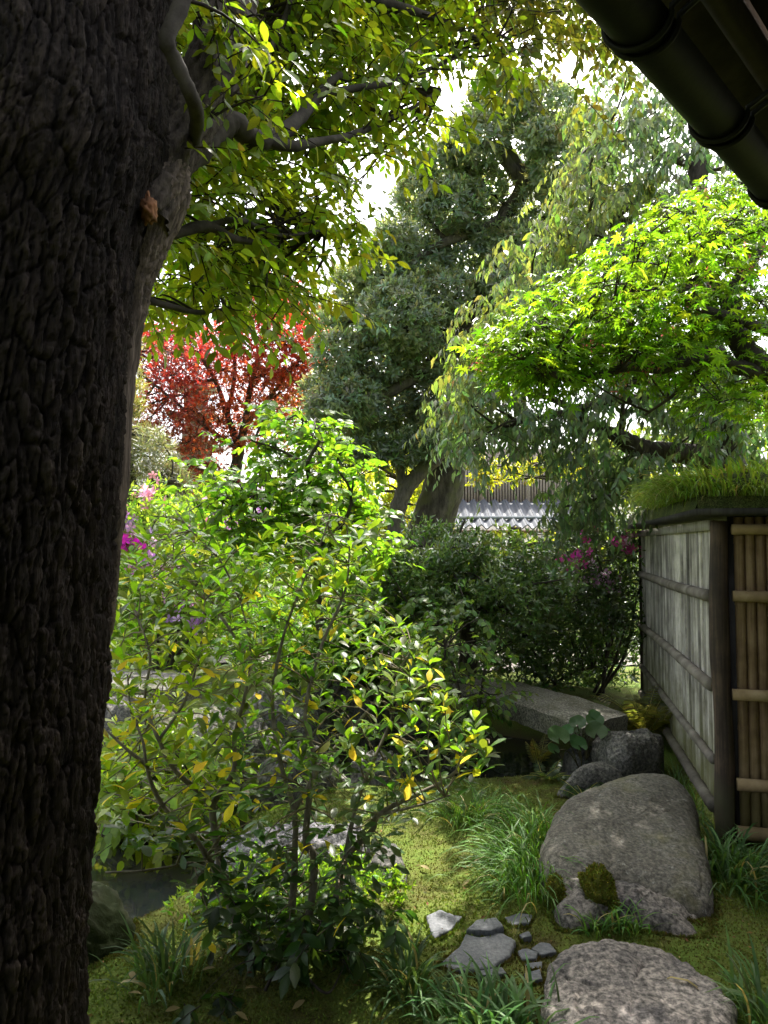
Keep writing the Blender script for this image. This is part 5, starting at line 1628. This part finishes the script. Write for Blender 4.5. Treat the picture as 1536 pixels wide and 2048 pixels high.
# bright green young tree behind the flecked shrub
shrub('bright_shrub', 'bright green leafy sapling in front of the red maple', P(640, 1260, 5.2) * [1, 1, 0],
      fill([(530, 830), (600, 815), (640, 840), (670, 900), (700, 960), (760, 1010), (740, 1080), (620, 1100), (520, 1100), (420, 1040), (390, 980), (440, 940), (500, 900)], 30), 5.2, LEAF_BROAD, .082, (.105, .19, .03), 'leaf_fresh',
      n_tw=4, tw_len=.24, n_leaf=9, singles=120, omat='leaf_fresh_obj', hang=.15, droop=.15, rad=.07, layers=2,
      stems=[([(640, 1260, 5.2), (632, 1120, 5.2), (628, 1000, 5.2), (615, 930, 5.2), (640, 870, 5.2), (590, 830, 5.2)], [.03, .026, .022, .016, .01, .006]),
             ([(628, 1000, 5.2), (590, 980, 5.1), (520, 990, 5.1), (430, 1000, 5.1)], [.018, .014, .01, .006]),
             ([(632, 1100, 5.2), (690, 1040, 5.2), (700, 980, 5.2), (660, 920, 5.2)], [.016, .014, .01, .006]),
             ([(615, 930, 5.2), (560, 900, 5.2), (500, 880, 5.2)], [.012, .01, .005])])

# glossy small-leaved tree behind the bridge
shrub('glossy_small_tree', 'small dark trunked tree with glossy leaves behind the stone bridge', P(935, 1400, 6.9) * [1, 1, 0],
      fill([(830, 1100), (880, 1075), (960, 1095), (1050, 1115), (1100, 1140), (1120, 1190), (1080, 1230), (1000, 1220), (900, 1200), (800, 1240), (730, 1230), (760, 1160)], 27), 6.7, LEAF_FAR, .066, (.10, .16, .06), 'leaf_shiny',
      n_tw=42, n_leaf=4, style='ros', rad=.085, layers=3, jitter=.5, stem_r=.03, tipcol=(.11, .17, .04), tips=.15,
      stems=[([(938, 1425, 6.9), (936, 1330, 6.85), (936, 1260, 6.8), (930, 1200, 6.8), (918, 1180, 6.8)], [.10, .085, .08, .07, .05]),
             ([(930, 1215, 6.8), (985, 1215, 6.8), (1010, 1190, 6.8), (1060, 1170, 6.8)], [.06, .05, .03, .015]),
             ([(918, 1180, 6.8), (905, 1150, 6.7), (902, 1120, 6.7), (908, 1090, 6.7), (930, 1040, 6.7)], [.035, .03, .028, .02, .01]),
             ([(902, 1120, 6.7), (880, 1105, 6.7), (850, 1095, 6.7)], [.025, .018, .01]),
             ([(925, 1205, 6.8), (870, 1220, 6.7), (800, 1210, 6.7)], [.045, .03, .015])])
shrub('broadleaf_shrub', 'matt broad leaved shrub with upright stems at the bridge end', P(920, 1440, 5.6) * [1, 1, 0],
      [q for q in fill([(840, 1250), (890, 1200), (960, 1220), (990, 1270), (985, 1380), (960, 1480), (890, 1480), (850, 1400), (820, 1330)], 27) if not (908 < q[0] < 962 and q[1] < 1380)], 5.5, LEAF_BROAD, .075, (.09, .16, .05), 'leaf', n_tw=3, tw_len=.2, n_leaf=7, hang=.3, rad=.06, singles=60, omat='leaf_obj')
shrub('broadleaf_shrub', 'leafy mid green shrub between the flecked shrub and the tree trunks', P(760, 1330, 6.6) * [1, 1, 0],
      fill([(690, 1130), (760, 1110), (830, 1180), (850, 1260), (830, 1340), (740, 1340), (660, 1310), (640, 1220)], 30), 6.5, LEAF_BROAD, .09, (.11, .19, .04), 'leaf', n_tw=5, tw_len=.25, n_leaf=8, hang=.25, rad=.09)
shrub('evergreen_bush', 'dense dark bush under the glossy tree behind the bridge', P(1100, 1330, 8.2) * [1, 1, 0],
      fill([(870, 1215), (980, 1200), (1080, 1170), (1180, 1180), (1260, 1200), (1262, 1260), (1262, 1345), (1180, 1350), (1120, 1350), (1060, 1350), (990, 1335), (870, 1335)], 28), 8.0, LEAF_FAR, .075, (.085, .135, .055), 'leaf_shiny', n_tw=40, n_leaf=4, style='ros', rad=.12, layers=3, jitter=.6)
az, azs = shrub('azalea_bush', 'azalea bush with magenta blossoms against the end of the slat fence', P(1200, 1320, 7.6) * [1, 1, 0],
      fill([(1100, 1080), (1150, 1040), (1230, 1050), (1275, 1060), (1278, 1150), (1270, 1250), (1200, 1230), (1130, 1180)], 27), 7.7, LEAF_LOW, .064, (.07, .11, .045), 'leaf_shiny', n_tw=36, n_leaf=4, style='ros', rad=.10, layers=3, jitter=.5)
purple = shrub('azalea_bush', 'azalea bush with lilac blossoms between the big trunk and sapling', P(330, 1330, 8.6) * [1, 1, 0],
      fill([(228, 1040), (300, 1000), (400, 1020), (520, 1050), (560, 1110), (540, 1240), (480, 1310), (350, 1320), (220, 1310)], 36), 8.6, LEAF_FAR, .09, (.10, .17, .04), 'leaf', n_tw=38, n_leaf=4, style='ros', rad=.14, layers=3, jitter=.9)
shrub('groundcover_bush', 'low bright bush on the far bank behind the flecked shrub', P(600, 1340, 6.2) * [1, 1, 0],
      fill([(500, 1240), (620, 1230), (700, 1260), (720, 1310), (600, 1320), (500, 1300)], 30), 6.2, LEAF_LOW, .06, (.06, .13, .025), 'leaf', n_tw=40, n_leaf=4, style='ros', rad=.09, layers=3, jitter=.3)
shrub('waterside_plant', 'yellow green sunlit plant at the pond edge beside the big trunk', P(290, 1640, 4.6) * [1, 1, 0] + [0, 0, -.2],
      fill([(215, 1480), (300, 1460), (420, 1480), (450, 1560), (400, 1640), (300, 1660), (205, 1640)], 34), 4.4, LEAF_BROAD, .10, (.16, .24, .03), 'leaf', n_tw=4, tw_len=.24, n_leaf=8, hang=.3, rad=.07, singles=40, omat='leaf_obj')
shrub('low_groundcover', 'bright low leafy ground cover between the pond rock and shrub stems', P(600, 1800, 3.1) * [1, 1, 0],
      fill([(450, 1790), (500, 1740), (620, 1750), (740, 1740), (760, 1790), (700, 1830), (560, 1850), (420, 1880), (380, 1860)], 30), 3.15, LEAF_LOW, .037, (.12, .22, .035), 'leaf', n_tw=26, n_leaf=5, style='ros', rad=.035, layers=2, jitter=.1, stem_r=.004)
shrub('shade_plant', 'dark leafy undergrowth at the foot of the flecked shrub', G(560, 1950, .05),
      fill([(420, 1920), (480, 1850), (560, 1840), (700, 1820), (760, 1880), (700, 1940), (560, 1960), (440, 1955)], 34), 2.6, LEAF_OVAL, .085, (.035, .065, .022), 'leaf_gloss', n_tw=3, tw_len=.13, n_leaf=6, hang=.4, rad=.05, layers=1, jitter=.15, stem_r=.006, singles=40, omat='leaf_gloss_obj')

def blossom_mesh():
    g = Geo()
    V0, F0 = leaf_t([0, .5, .85, 1], [0, .28, .22, 0], .2, -.25)
    for k in range(5):
        a = k * 2 * math.pi / 5
        c, s = math.cos(a), math.sin(a)
        rot = np.array([[c, -s, 0], [s, c, 0], [0, 0, 1]])
        g.add((V0 + [0, .05, 0]) @ rot.T + [0, 0, .1], F0)
    return g.mesh('blossom', M['petal_obj'])
BL = blossom_mesh()
def blossoms(root, spots, depth, col, per=7, size=.055, spread=.10):
    off = wloc(root)
    for (x, y) in spots:
        c = P(x, y, depth)
        for _ in range(per):
            o = bpy.data.objects.new('blossom', BL)
            o.parent = root
            p = c + rng.normal(0, spread, 3) * [1, .6, .8]
            d = norm(norm(EYE - p) + rng.normal(0, .5, 3) + [0, 0, .4])
            o.rotation_euler = Vector(d).to_track_quat('Z', 'Y').to_euler()
            o.location = p - off
            s = size * rng.uniform(.7, 1.2)
            o.scale = (s, s, s)
            o.color = (*jit(col, 1, .2, .12)[0], 1)
            COL.objects.link(o)
blossoms(az, [(1118, 1130), (1145, 1122), (1155, 1115), (1185, 1070), (1245, 1075), (1235, 1085), (1270, 1100), (1160, 1110)], 7.25, (.75, .08, .42), 6, .05, .06)
blossoms(az, [(1155, 1140), (1200, 1155), (1215, 1160), (1190, 1150), (1260, 1080), (1230, 1165)], 7.25, (.75, .38, .62), 5, .045, .07)
pr = purple[0]
blossoms(pr, [(440, 1035), (455, 1050), (445, 1060), (240, 1040), (245, 1060), (260, 1075), (300, 1085), (235, 1135), (290, 1140), (350, 1120), (365, 1210), (380, 1230), (520, 1000)], 7.7, (.55, .30, .66), 6, .07, .12)
blossoms(pr, [(243, 1085), (250, 1090), (262, 1088)], 7.6, (.72, .03, .55), 5, .07, .06)
blossoms(pr, [(300, 985), (295, 992), (420, 1080), (390, 1050), (280, 990)], 7.8, (.75, .30, .40), 5, .06, .09)

# pine at the left, seen beside the trunk
pn = thing('pine_tree', tuple(P(270, 1180, 10)), 'grey green pine with long needles just right of the big trunk', 'tree')
ps = [branch(pn, [P(255, 1190, 10), P(250, 1080, 10), P(262, 1000, 10), P(250, 900, 10), P(255, 780, 10), P(245, 680, 10)], [.14, .12, .11, .09, .07, .03], M['bark_dark'], 'trunk', 12),
      branch(pn, [P(262, 1000, 10), P(300, 985, 9.8), P(345, 960, 9.7)], [.05, .04, .02], M['bark_dark'], 'branch', 8)]
L = Leaves()
for (x, y) in fill([(225, 690), (270, 690), (280, 760), (270, 850), (330, 880), (370, 950), (380, 1010), (300, 1000), (230, 1000)], 15):
    n = 90
    c = P(x, y, 10 + rng.uniform(-.5, .5))
    d = rdir(n, 1, .5)
    L.add(np.repeat(c[None], n, 0) + rng.normal(0, .04, (n, 3)), d, rdir(n), rng.uniform(.13, .22, n), jit((.13, .15, .09) if y > 850 else (.15, .16, .06), n, .25, .1))
L.build(leaf_t([0, .5, 1], [0, .034, 0], .3, .1), M['leaf_dark'], pn, 'needles')
g = Geo(); feeders(g, np.concatenate(L.p)[::90], np.vstack(ps), .02, .008); stuff(g.build('twigs', M['bark_dark'], pn))

# trees and hedges behind everything
def back_tree(name, label, spots, depth, col, trunk, n_tw=60, size=.16, rad=.3, mat='leaf', group='trees at the back of the garden', jitter=1.0, tipcol=None, tips=0):
    root = thing(name, tuple(P(trunk[0], 1100, depth) * [1, 1, 0]), label, 'hedge' if 'hedge' in name else 'tree', group)
    c = branch(root, [P(trunk[0], 1100, depth) * [1, 1, 0], P(trunk[0], 1060, depth), P(*trunk, depth)], [.14, .12, .05], M['bark_dark'], 'trunk', 8)
    L = Leaves(); cents = []
    for (x, y) in spots:
        q = P(x, y, depth + rng.uniform(-jitter, jitter)); cents.append(q)
        rosettes(L, q, rad, n_tw, 4, size, col, up=.3, shell=.2, tipcol=tipcol, tips=tips)
    g = Geo(); feeders(g, cents, c, .03, .01); stuff(g.build('twigs', M['bark_dark'], root))
    L.build(LEAF_FAR, M[mat], root, 'crown')
back_tree('sunlit_tree', 'yellow green sunlit tree seen between the trunks at the back', fill([(690, 900), (760, 890), (880, 930), (880, 1120), (760, 1130), (680, 1000)], 34), 15, (.22, .27, .035), (800, 960))
back_tree('sunlit_tree', 'yellow green foliage hanging in front of the tiled building', fill([(930, 925), (1020, 930), (1100, 930), (1180, 920), (1170, 950), (1090, 950), (1010, 955), (960, 965)], 26), 13, (.17, .2, .03), (1190, 900), rad=.2, jitter=.4, size=.12, n_tw=40)
back_tree('background_tree', 'dense green tree at the back, right of the tiled building', fill([(1180, 900), (1300, 860), (1420, 800), (1560, 780), (1560, 1100), (1300, 1120), (1200, 1080)], 50), 14, (.09, .13, .03), (1380, 900), rad=.5, n_tw=90, tipcol=(.2, .25, .04), tips=.3)
back_tree('background_tree', 'hazy green tree at the back between red maple and evergreen', fill([(560, 820), (640, 780), (700, 830), (720, 1060), (600, 1100), (540, 1000)], 50), 18, (.08, .11, .05), (640, 900), rad=.6, n_tw=80)
back_tree('background_tree', 'pale far tree top showing through the gap beside the red maple', fill([(615, 600), (655, 590), (665, 640), (620, 650)], 22), 24, (.12, .14, .09), (640, 640), rad=.45, n_tw=50)
back_tree('background_hedge', 'green hedge closing the garden behind the azaleas', fill([(220, 1010), (560, 1020), (720, 1080), (720, 1180), (220, 1180)], 60), 16, (.06, .09, .03), (460, 1040), rad=.7, n_tw=110)
back_tree('background_hedge', 'low green hedge in front of the white building wall', fill([(960, 1095), (1010, 1090), (1130, 1100), (1250, 1110), (1250, 1190), (960, 1190)], 42), 12.5, (.09, .13, .03), (1030, 1120), rad=.4, n_tw=90)

# ================================================================== FERNS, ROUND LEAVES
def frond(parent, base, az, length, lean, droop, n, size, col, mat='leaf'):
    t = np.linspace(0, 1, n)
    ang = lean + droop * t ** 1.2
    ds = length / (n - 1)
    hx = np.concatenate([[0], np.cumsum(np.sin(ang[:-1]) * ds)]); hz = np.concatenate([[0], np.cumsum(np.cos(ang[:-1]) * ds)])
    h = np.array([math.cos(az), math.sin(az), 0])
    pts = base + h * hx[:, None] + UP * hz[:, None]
    g = Geo(); tube(g, pts, np.linspace(.003, .0008, n), 4, (.4, .35, .15), cap=False)
    tg = norm(np.gradient(pts, axis=0)); sd = np.array([-math.sin(az), math.cos(az), 0])
    V0, F0 = leaf_t([0, .3, .7, 1], [0, .11, .09, 0], .15, .3)
    k = slice(int(n * .18), n)
    for s in (-1, 1):
        pl_ = size * np.sin(np.linspace(.5, 3.05, n))[k] ** .8
        dd = tg[k] * .35 + sd * s + rng.normal(0, .06, (len(pts[k]), 3)) - UP * .12
        B = basis(dd, np.cross(sd, tg[k]) * -1 + rng.normal(0, .1, (len(pts[k]), 3)))
        v = np.einsum('nij,kj->nki', B * pl_[:, None, None], V0) + pts[k][:, None]
        f = F0[None] + (np.arange(len(pl_)) * len(V0))[:, None, None]
        g.add(v.reshape(-1, 3), f.reshape(-1, 3), np.repeat(jit(col, len(pl_), .15, .08), len(V0), 0))
    return g.build('frond', M[mat], parent)

def fern(label, base, n, length, size, col, lean=.35, droop=1.0, spread=2 * math.pi, az0=0, nn=22):
    root = thing('fern', tuple(base), label, 'fern', 'ferns by the water')
    for k in range(n):
        a = az0 + spread * (k / n - .5) + rng.uniform(-.25, .25)
        frond(root, np.asarray(base) + rng.normal(0, .015, 3) * [1, 1, 0], a, length * rng.uniform(.7, 1.1), lean + rng.uniform(-.1, .3), droop + rng.uniform(-.2, .4), nn, size * rng.uniform(.8, 1.1), col)
fb = FC + FA * 1.75 + FN * .22; fb[2] = .02
fern('large yellowish fern between the stone bridge and the slat fence', fb, 13, .62, .13, (.115, .125, .05), lean=.35, droop=.9, nn=24)
fern('small dark fern on the moss in front of the smooth rock', G(1165, 1605, 0), 12, .24, .055, (.05, .09, .04), lean=.7, droop=.7)
fern('small green fern at the far left of the mossy path behind the grass', G(925, 1640, 0), 9, .24, .05, (.06, .11, .035), lean=.6, droop=.8)
fern('little upright fern standing at the water under the bridge', G(1078, 1530, -.05), 6, .25, .05, (.14, .14, .06), lean=.2, droop=.5)
fern('dark fern fringe on the bank in front of the round leaved plant', G(1095, 1560, -.02), 9, .20, .05, (.05, .085, .035), lean=.7, droop=.6)

rp = thing('round_leaf_plant', tuple(G(1165, 1530, -.02)), 'plant with round glossy kidney shaped leaves at the bridge end', 'plant')
gk = Geo()
th_ = np.linspace(.28, 2 * math.pi - .28, 22) - math.pi / 2
ringv = [[math.cos(a) * .5, math.sin(a) * .5 + .1, .06 + .035 * math.sin(a * 5)] for a in th_]
mid_ = [[math.cos(a) * .26, math.sin(a) * .26 + .1, .0] for a in th_]
V0 = np.array([[0, -.02 + .0, -.05]] + mid_ + ringv); n_ = len(th_)
F0 = [[0, 1 + k, 2 + k] for k in range(n_ - 1)]
for k in range(n_ - 1):
    F0 += [[1 + k, 1 + n_ + k, 2 + n_ + k], [1 + k, 2 + n_ + k, 2 + k]]
gk.add(V0, F0)
RL = gk.mesh('leaf', M['leaf_gloss_obj'])
offr = wloc(rp)
for k, (x, y, d, w) in enumerate([(1118, 1475, 4.95, 46), (1155, 1448, 5.05, 34), (1190, 1443, 5.1, 36), (1158, 1490, 4.95, 40), (1193, 1466, 5.0, 44), (1108, 1500, 4.9, 26), (1190, 1432, 5.15, 26), (1213, 1465, 5.05, 22), (1150, 1463, 5.1, 22), (1135, 1462, 5.1, 26)]):
    p = P(x, y, d)
    o = bpy.data.objects.new('leaf', RL); o.parent = rp
    nrm_ = norm(UP * .75 + np.array([rng.normal(0, .25), -.55, 0]))
    o.rotation_euler = Vector(nrm_).to_track_quat('Z', 'Y').to_euler()
    s = w / FPX * d
    o.scale = (s, s, s)
    o.location = p - offr
    o.color = (*jit((.075, .14, .06), 1, .15, .08)[0], 1)
    COL.objects.link(o)
    g = Geo(); tube(g, smooth([np.array(offr) + rng.normal(0, .02, 3) * [1, 1, 0] - [0, 0, .1], (p + offr) / 2 + [0, 0, .04], p - [0, 0, .004]], 5), .004, 5, (.5, .5, .3))
    g.build('stalk', M['stem'], rp)

# short mossy post beside the fence
g = Geo(); b_ = FC + FA * 1.05 + FN * .22
tube(g, [b_ + UP * z for z in (-.2, .0, .2, .235)], [.055, .055, .053, .045], 18, disp=lambda p, r: .004 * fbm(p * 18, 3))
tag(g.build('short_post', M['rock_dark'], shade=True), 'short round mossy post at the foot of the slat fence', 'post')

# fallen leaves
FL = Geo(); FL.add(*LEAF_OVAL)
flm = FL.mesh('fallen_leaf', M['petal_obj'])
for (x, y, w, c, lab, grp) in [(690, 1884, .075, (.62, .6, .62), 'pale curled fallen leaf on the moss right of the shrub foot', None)] + [(xx, yy, .05, (.34, .27, .12), 'small dry fallen leaf lying on the dark moss', 'fallen leaves on the moss') for xx, yy in ((490, 1998), (430, 1965), (260, 1955), (705, 1972), (470, 2035), (610, 2005), (330, 2030), (255, 2000), (840, 1730), (940, 1755), (1020, 1895))]:
    o = bpy.data.objects.new('fallen_leaf', flm)
    p = G(x, y, .03); p[2] = ground_z(p[0], p[1]) + .022
    o.location = p; o.scale = (w, w, w)
    o.rotation_euler = (rng.uniform(-.3, .3), rng.uniform(-.3, .3), rng.uniform(0, 6.28))
    o.color = (*c, 1)
    COL.objects.link(o); tag(o, lab, 'leaf', grp)

# ================================================================== STONE PAGODA, BUILDING
pg = thing('stone_pagoda', tuple(P(390, 1130, 14.5) * [1, 1, 0]), 'tiered grey stone pagoda half hidden behind the red maple', 'pagoda')
pc = P(388, 1130, 14.5) * [1, 1, 0]
M['granite'] = rock_mat('pale_granite', (.2, .19, .17), (.3, .29, .26), (.4, .39, .35), speck=40, scale=4, bump=.4)
def pyr_roof(g, c, z, half, rise, lift, thick):
    n = 13
    u, v = np.meshgrid(np.linspace(-1, 1, n), np.linspace(-1, 1, n))
    m = np.maximum(np.abs(u), np.abs(v)); corner = (np.abs(u) * np.abs(v)) ** 3
    top = np.stack([c[0] + u * half, c[1] + v * half, z + rise * (1 - m) ** 1.4 + lift * corner + thick], -1)
    bot = np.stack([c[0] + u * half, c[1] + v * half, z + lift * corner * .8 + 0 * m], -1)
    g.add(top.reshape(-1, 3), grid_faces(n, n)); g.add(bot.reshape(-1, 3), grid_faces(n, n)[:, ::-1])
    for a in ((0, slice(None)), (-1, slice(None)), (slice(None), 0), (slice(None), -1)):
        g.add(np.stack([top[a], bot[a]]).reshape(-1, 3), grid_faces(n, 2))
g = Geo(); box(g, pc + [-.6, -.6, -.1], pc + [.6, .6, .5]); g.build('base', M['granite'], pg)
zt = .5
for k, (half, body) in enumerate(((.30, 1.55), (.27, .62), (.25, .6), (.22, .5), (.20, .45))):
    g = Geo(); box(g, pc + [-half, -half, zt], pc + [half, half, zt + body]); st_ = g.build('storey', M['granite'], pg)
    zt += body
    g = Geo(); pyr_roof(g, pc, zt - .003, half + .33 - .02 * k, .14, .10, .06); g.build('roof', M['granite'], st_)
    zt += .14
g = Geo(); tube(g, [pc + UP * z for z in (zt - .02, zt + .1, zt + .2, zt + .35, zt + .6)], [.12, .1, .06, .06, .01], 10); g.build('finial', M['granite'], pg)

BD = 17.0
bx0, bx1 = P(800, 1090, BD)[0], P(1250, 1090, BD)[0]
bd = thing('tiled_house', ((bx0 + bx1) / 2, BD, 0), 'white walled house with grey tiled roofs and a wooden lattice upstairs', 'house')
def zb(y, d=BD):
    return P(768, y, d)[2]
M['plaster'] = plain_mat('white_plaster', (.6, .59, .57), .9, .08, 4)
M['tile'] = plain_mat('grey_roof_tile', (.06, .068, .085), .6, .3, 9)
M['lattice'] = plain_mat('lattice_wood', (.42, .35, .31), .8, .25, 30)
M['beam'] = plain_mat('brown_beam', (.22, .12, .08), .8, .25, 20)
g = Geo(); box(g, (bx0, BD + .2, -.1), (bx1, BD + 4, zb(1075))); g.build('wall', M['plaster'], bd)
g = Geo(); box(g, (bx0, BD + 1.5, zb(1010)), (bx1, BD + 4.5, zb(880))); uw = g.build('upper_wall', plain_mat('dark_void', (.15, .12, .11), .9), bd)
g = Geo()
for x in np.arange(bx0, bx1, .075):
    box(g, (x, BD + 1.40, zb(1004)), (x + .045, BD + 1.45, zb(900)))
stuff(g.build('lattice', M['lattice'], uw))
for x in np.linspace(bx0 + .9, bx1 - .9, 4):
    g = Geo(); box(g, (x, BD + 1.36, zb(1008)), (x + .12, BD + 1.398, zb(880))); g.build('lattice_post', M['lattice'], uw)
g = Geo(); box(g, (bx0, BD + 1.0, zb(1012)), (bx1, BD + 1.35, zb(1002))); g.build('ridge_plaster', M['plaster'], bd)
g = Geo(); box(g, (bx0, BD + .15, zb(1070)), (bx1, BD + .28, zb(1060))); g.build('eave_beam', M['beam'], bd)
# rows of curved tiles on a sloping deck
g = Geo(); box(g, (bx0, BD + .02, zb(1036) - .03), (bx1, BD + .1, zb(1036) + .05)); rf_ = g.build('roof', plain_mat('pale_band', (.32, .34, .38), .6), bd)
gt = Geo()
uu = np.linspace(0, 1, 9)
prof = .045 * np.cos(uu * 2 * math.pi) - .02 * uu
tl = np.stack([np.stack([uu * .27, np.full(9, y0), prof + z0], -1) for y0, z0 in ((0, 0), (.42, .2))])
tb = tl.copy(); tb[..., 2] -= .03
gt.add(tl.reshape(-1, 3), grid_faces(9, 2)); gt.add(tb.reshape(-1, 3), grid_faces(9, 2)[:, ::-1])
gt.add(np.stack([tl[0], tb[0]]).reshape(-1, 3), grid_faces(9, 2)[:, ::-1])
TM = gt.mesh('roof_tile', M['tile'])
nt_ = int((bx1 - bx0) / .27)
for row, (yy, zz0) in enumerate(((BD - .35, zb(1052, BD - .35)), (BD + .0, zb(1052, BD - .35) + .165), (BD + .35, zb(1052, BD - .35) + .33), (BD + .7, zb(1052, BD - .35) + .495))):
    for k in range(nt_):
        o = link('roof_tile', TM, rf_, np.array([bx0 + k * .27, yy, zz0]) - wloc(rf_))

# ================================================================== THE EAVES OVERHEAD
ez = 2.58
A_ = G(1112, 0, ez); B_ = G(1536, 445, ez)
ed = norm(B_ - A_)
en = np.array([ed[1], -ed[0], 0.0])                  # inward, under the roof
hs_ = thing('house_eaves', tuple(A_ + en * 2), 'black house eaves with half round gutter in the upper right corner', 'roof')
M['gutter'] = plain_mat('dark_gutter', (.004, .004, .005), .6, .2, 20, spec=.25)
M['eave_wood'] = wood_mat('dark_eave_wood', (.012, .009, .007), (.03, .022, .017), (.06, .045, .035), stretch=(.3, .3, .3), scale=40)
M['rafter_end'] = wood_mat('brown_rafter', (.05, .035, .025), (.12, .085, .06), (.2, .15, .11), stretch=(.3, .3, .3), scale=40)
# half round gutter
g = Geo()
gr = .054
th_ = np.linspace(math.pi, 2 * math.pi, 15)
for rr, flip in ((gr, 1), (gr - .006, -1)):
    s_ = np.linspace(-3.0, 5.5, 40)
    v = A_ + ed * s_[:, None, None] + en * (gr + rr * np.cos(th_))[None, :, None] + UP * (gr + rr * np.sin(th_))[None, :, None]
    f = grid_faces(15, 40)
    g.add(v.reshape(-1, 3), f[:, ::flip])
gut = g.build('gutter', M['gutter'], hs_, shade=True)
for k, s in enumerate((-.55, -.1, .215, .66, 1.1, 1.6, 2.2)):
    g = Geo()
    thb = np.linspace(math.pi - .25, 2 * math.pi + .1, 18)
    for ds in (0, .035):
        v = np.array([A_ + ed * (s + ds + .02 * math.cos(a)) + en * (gr + (gr + .006) * math.cos(a)) + UP * (gr + (gr + .006) * math.sin(a)) for a in thb])
        tail = [v[-1], v[-1] + en * .05 + UP * .02, v[-1] + en * .13 + UP * .035]
        tube(g, np.vstack([v, tail[1:]]), .0065, 6)
    g.build('gutter_bracket', M['gutter'], gut)
rot = np.stack([ed, en, UP], 1)
g = Geo(); box(g, (-3, .14, .10), (5.5, .17, .20), rot=rot, org=A_); g.build('fascia', M['eave_wood'], hs_)
sl_ = norm(en + UP * .38); nn_ = np.cross(sl_, ed) * -1
nn_ = nn_ if nn_[2] > 0 else -nn_
rot2 = np.stack([ed, sl_, nn_], 1)
for s in np.arange(-2.8, 5.4, .36):
    g = Geo(); box(g, (s, .165, .12), (s + .05, 3.6, .19), rot=rot2, org=A_ + UP * .0); g.build('rafter', M['rafter_end'], hs_)
for k in range(17):
    g = Geo(); box(g, (-3, .05 + k * .21, .191), (5.5, .05 + k * .21 + .205, .21), rot=rot2, org=A_); g.build('roof_board', M['eave_wood'], hs_)
g = Geo()
v = []
s_ = np.linspace(-3, 5.5, 90)
for t_ in (0.0, 3.7):
    for s in s_:
        v.append(A_ + ed * s + sl_ * t_ + nn_ * (.25 + .02 * math.sin(s * 24)))
g.add(v, grid_faces(90, 2)); g.build('roof_covering', M['tile'], hs_)
# the house wall behind the viewer
g = Geo(); box(g, (-4, 2.3, -2.6), (6, 2.4, 1.2), rot=rot, org=A_); g.build('house_wall', M['eave_wood'], hs_)
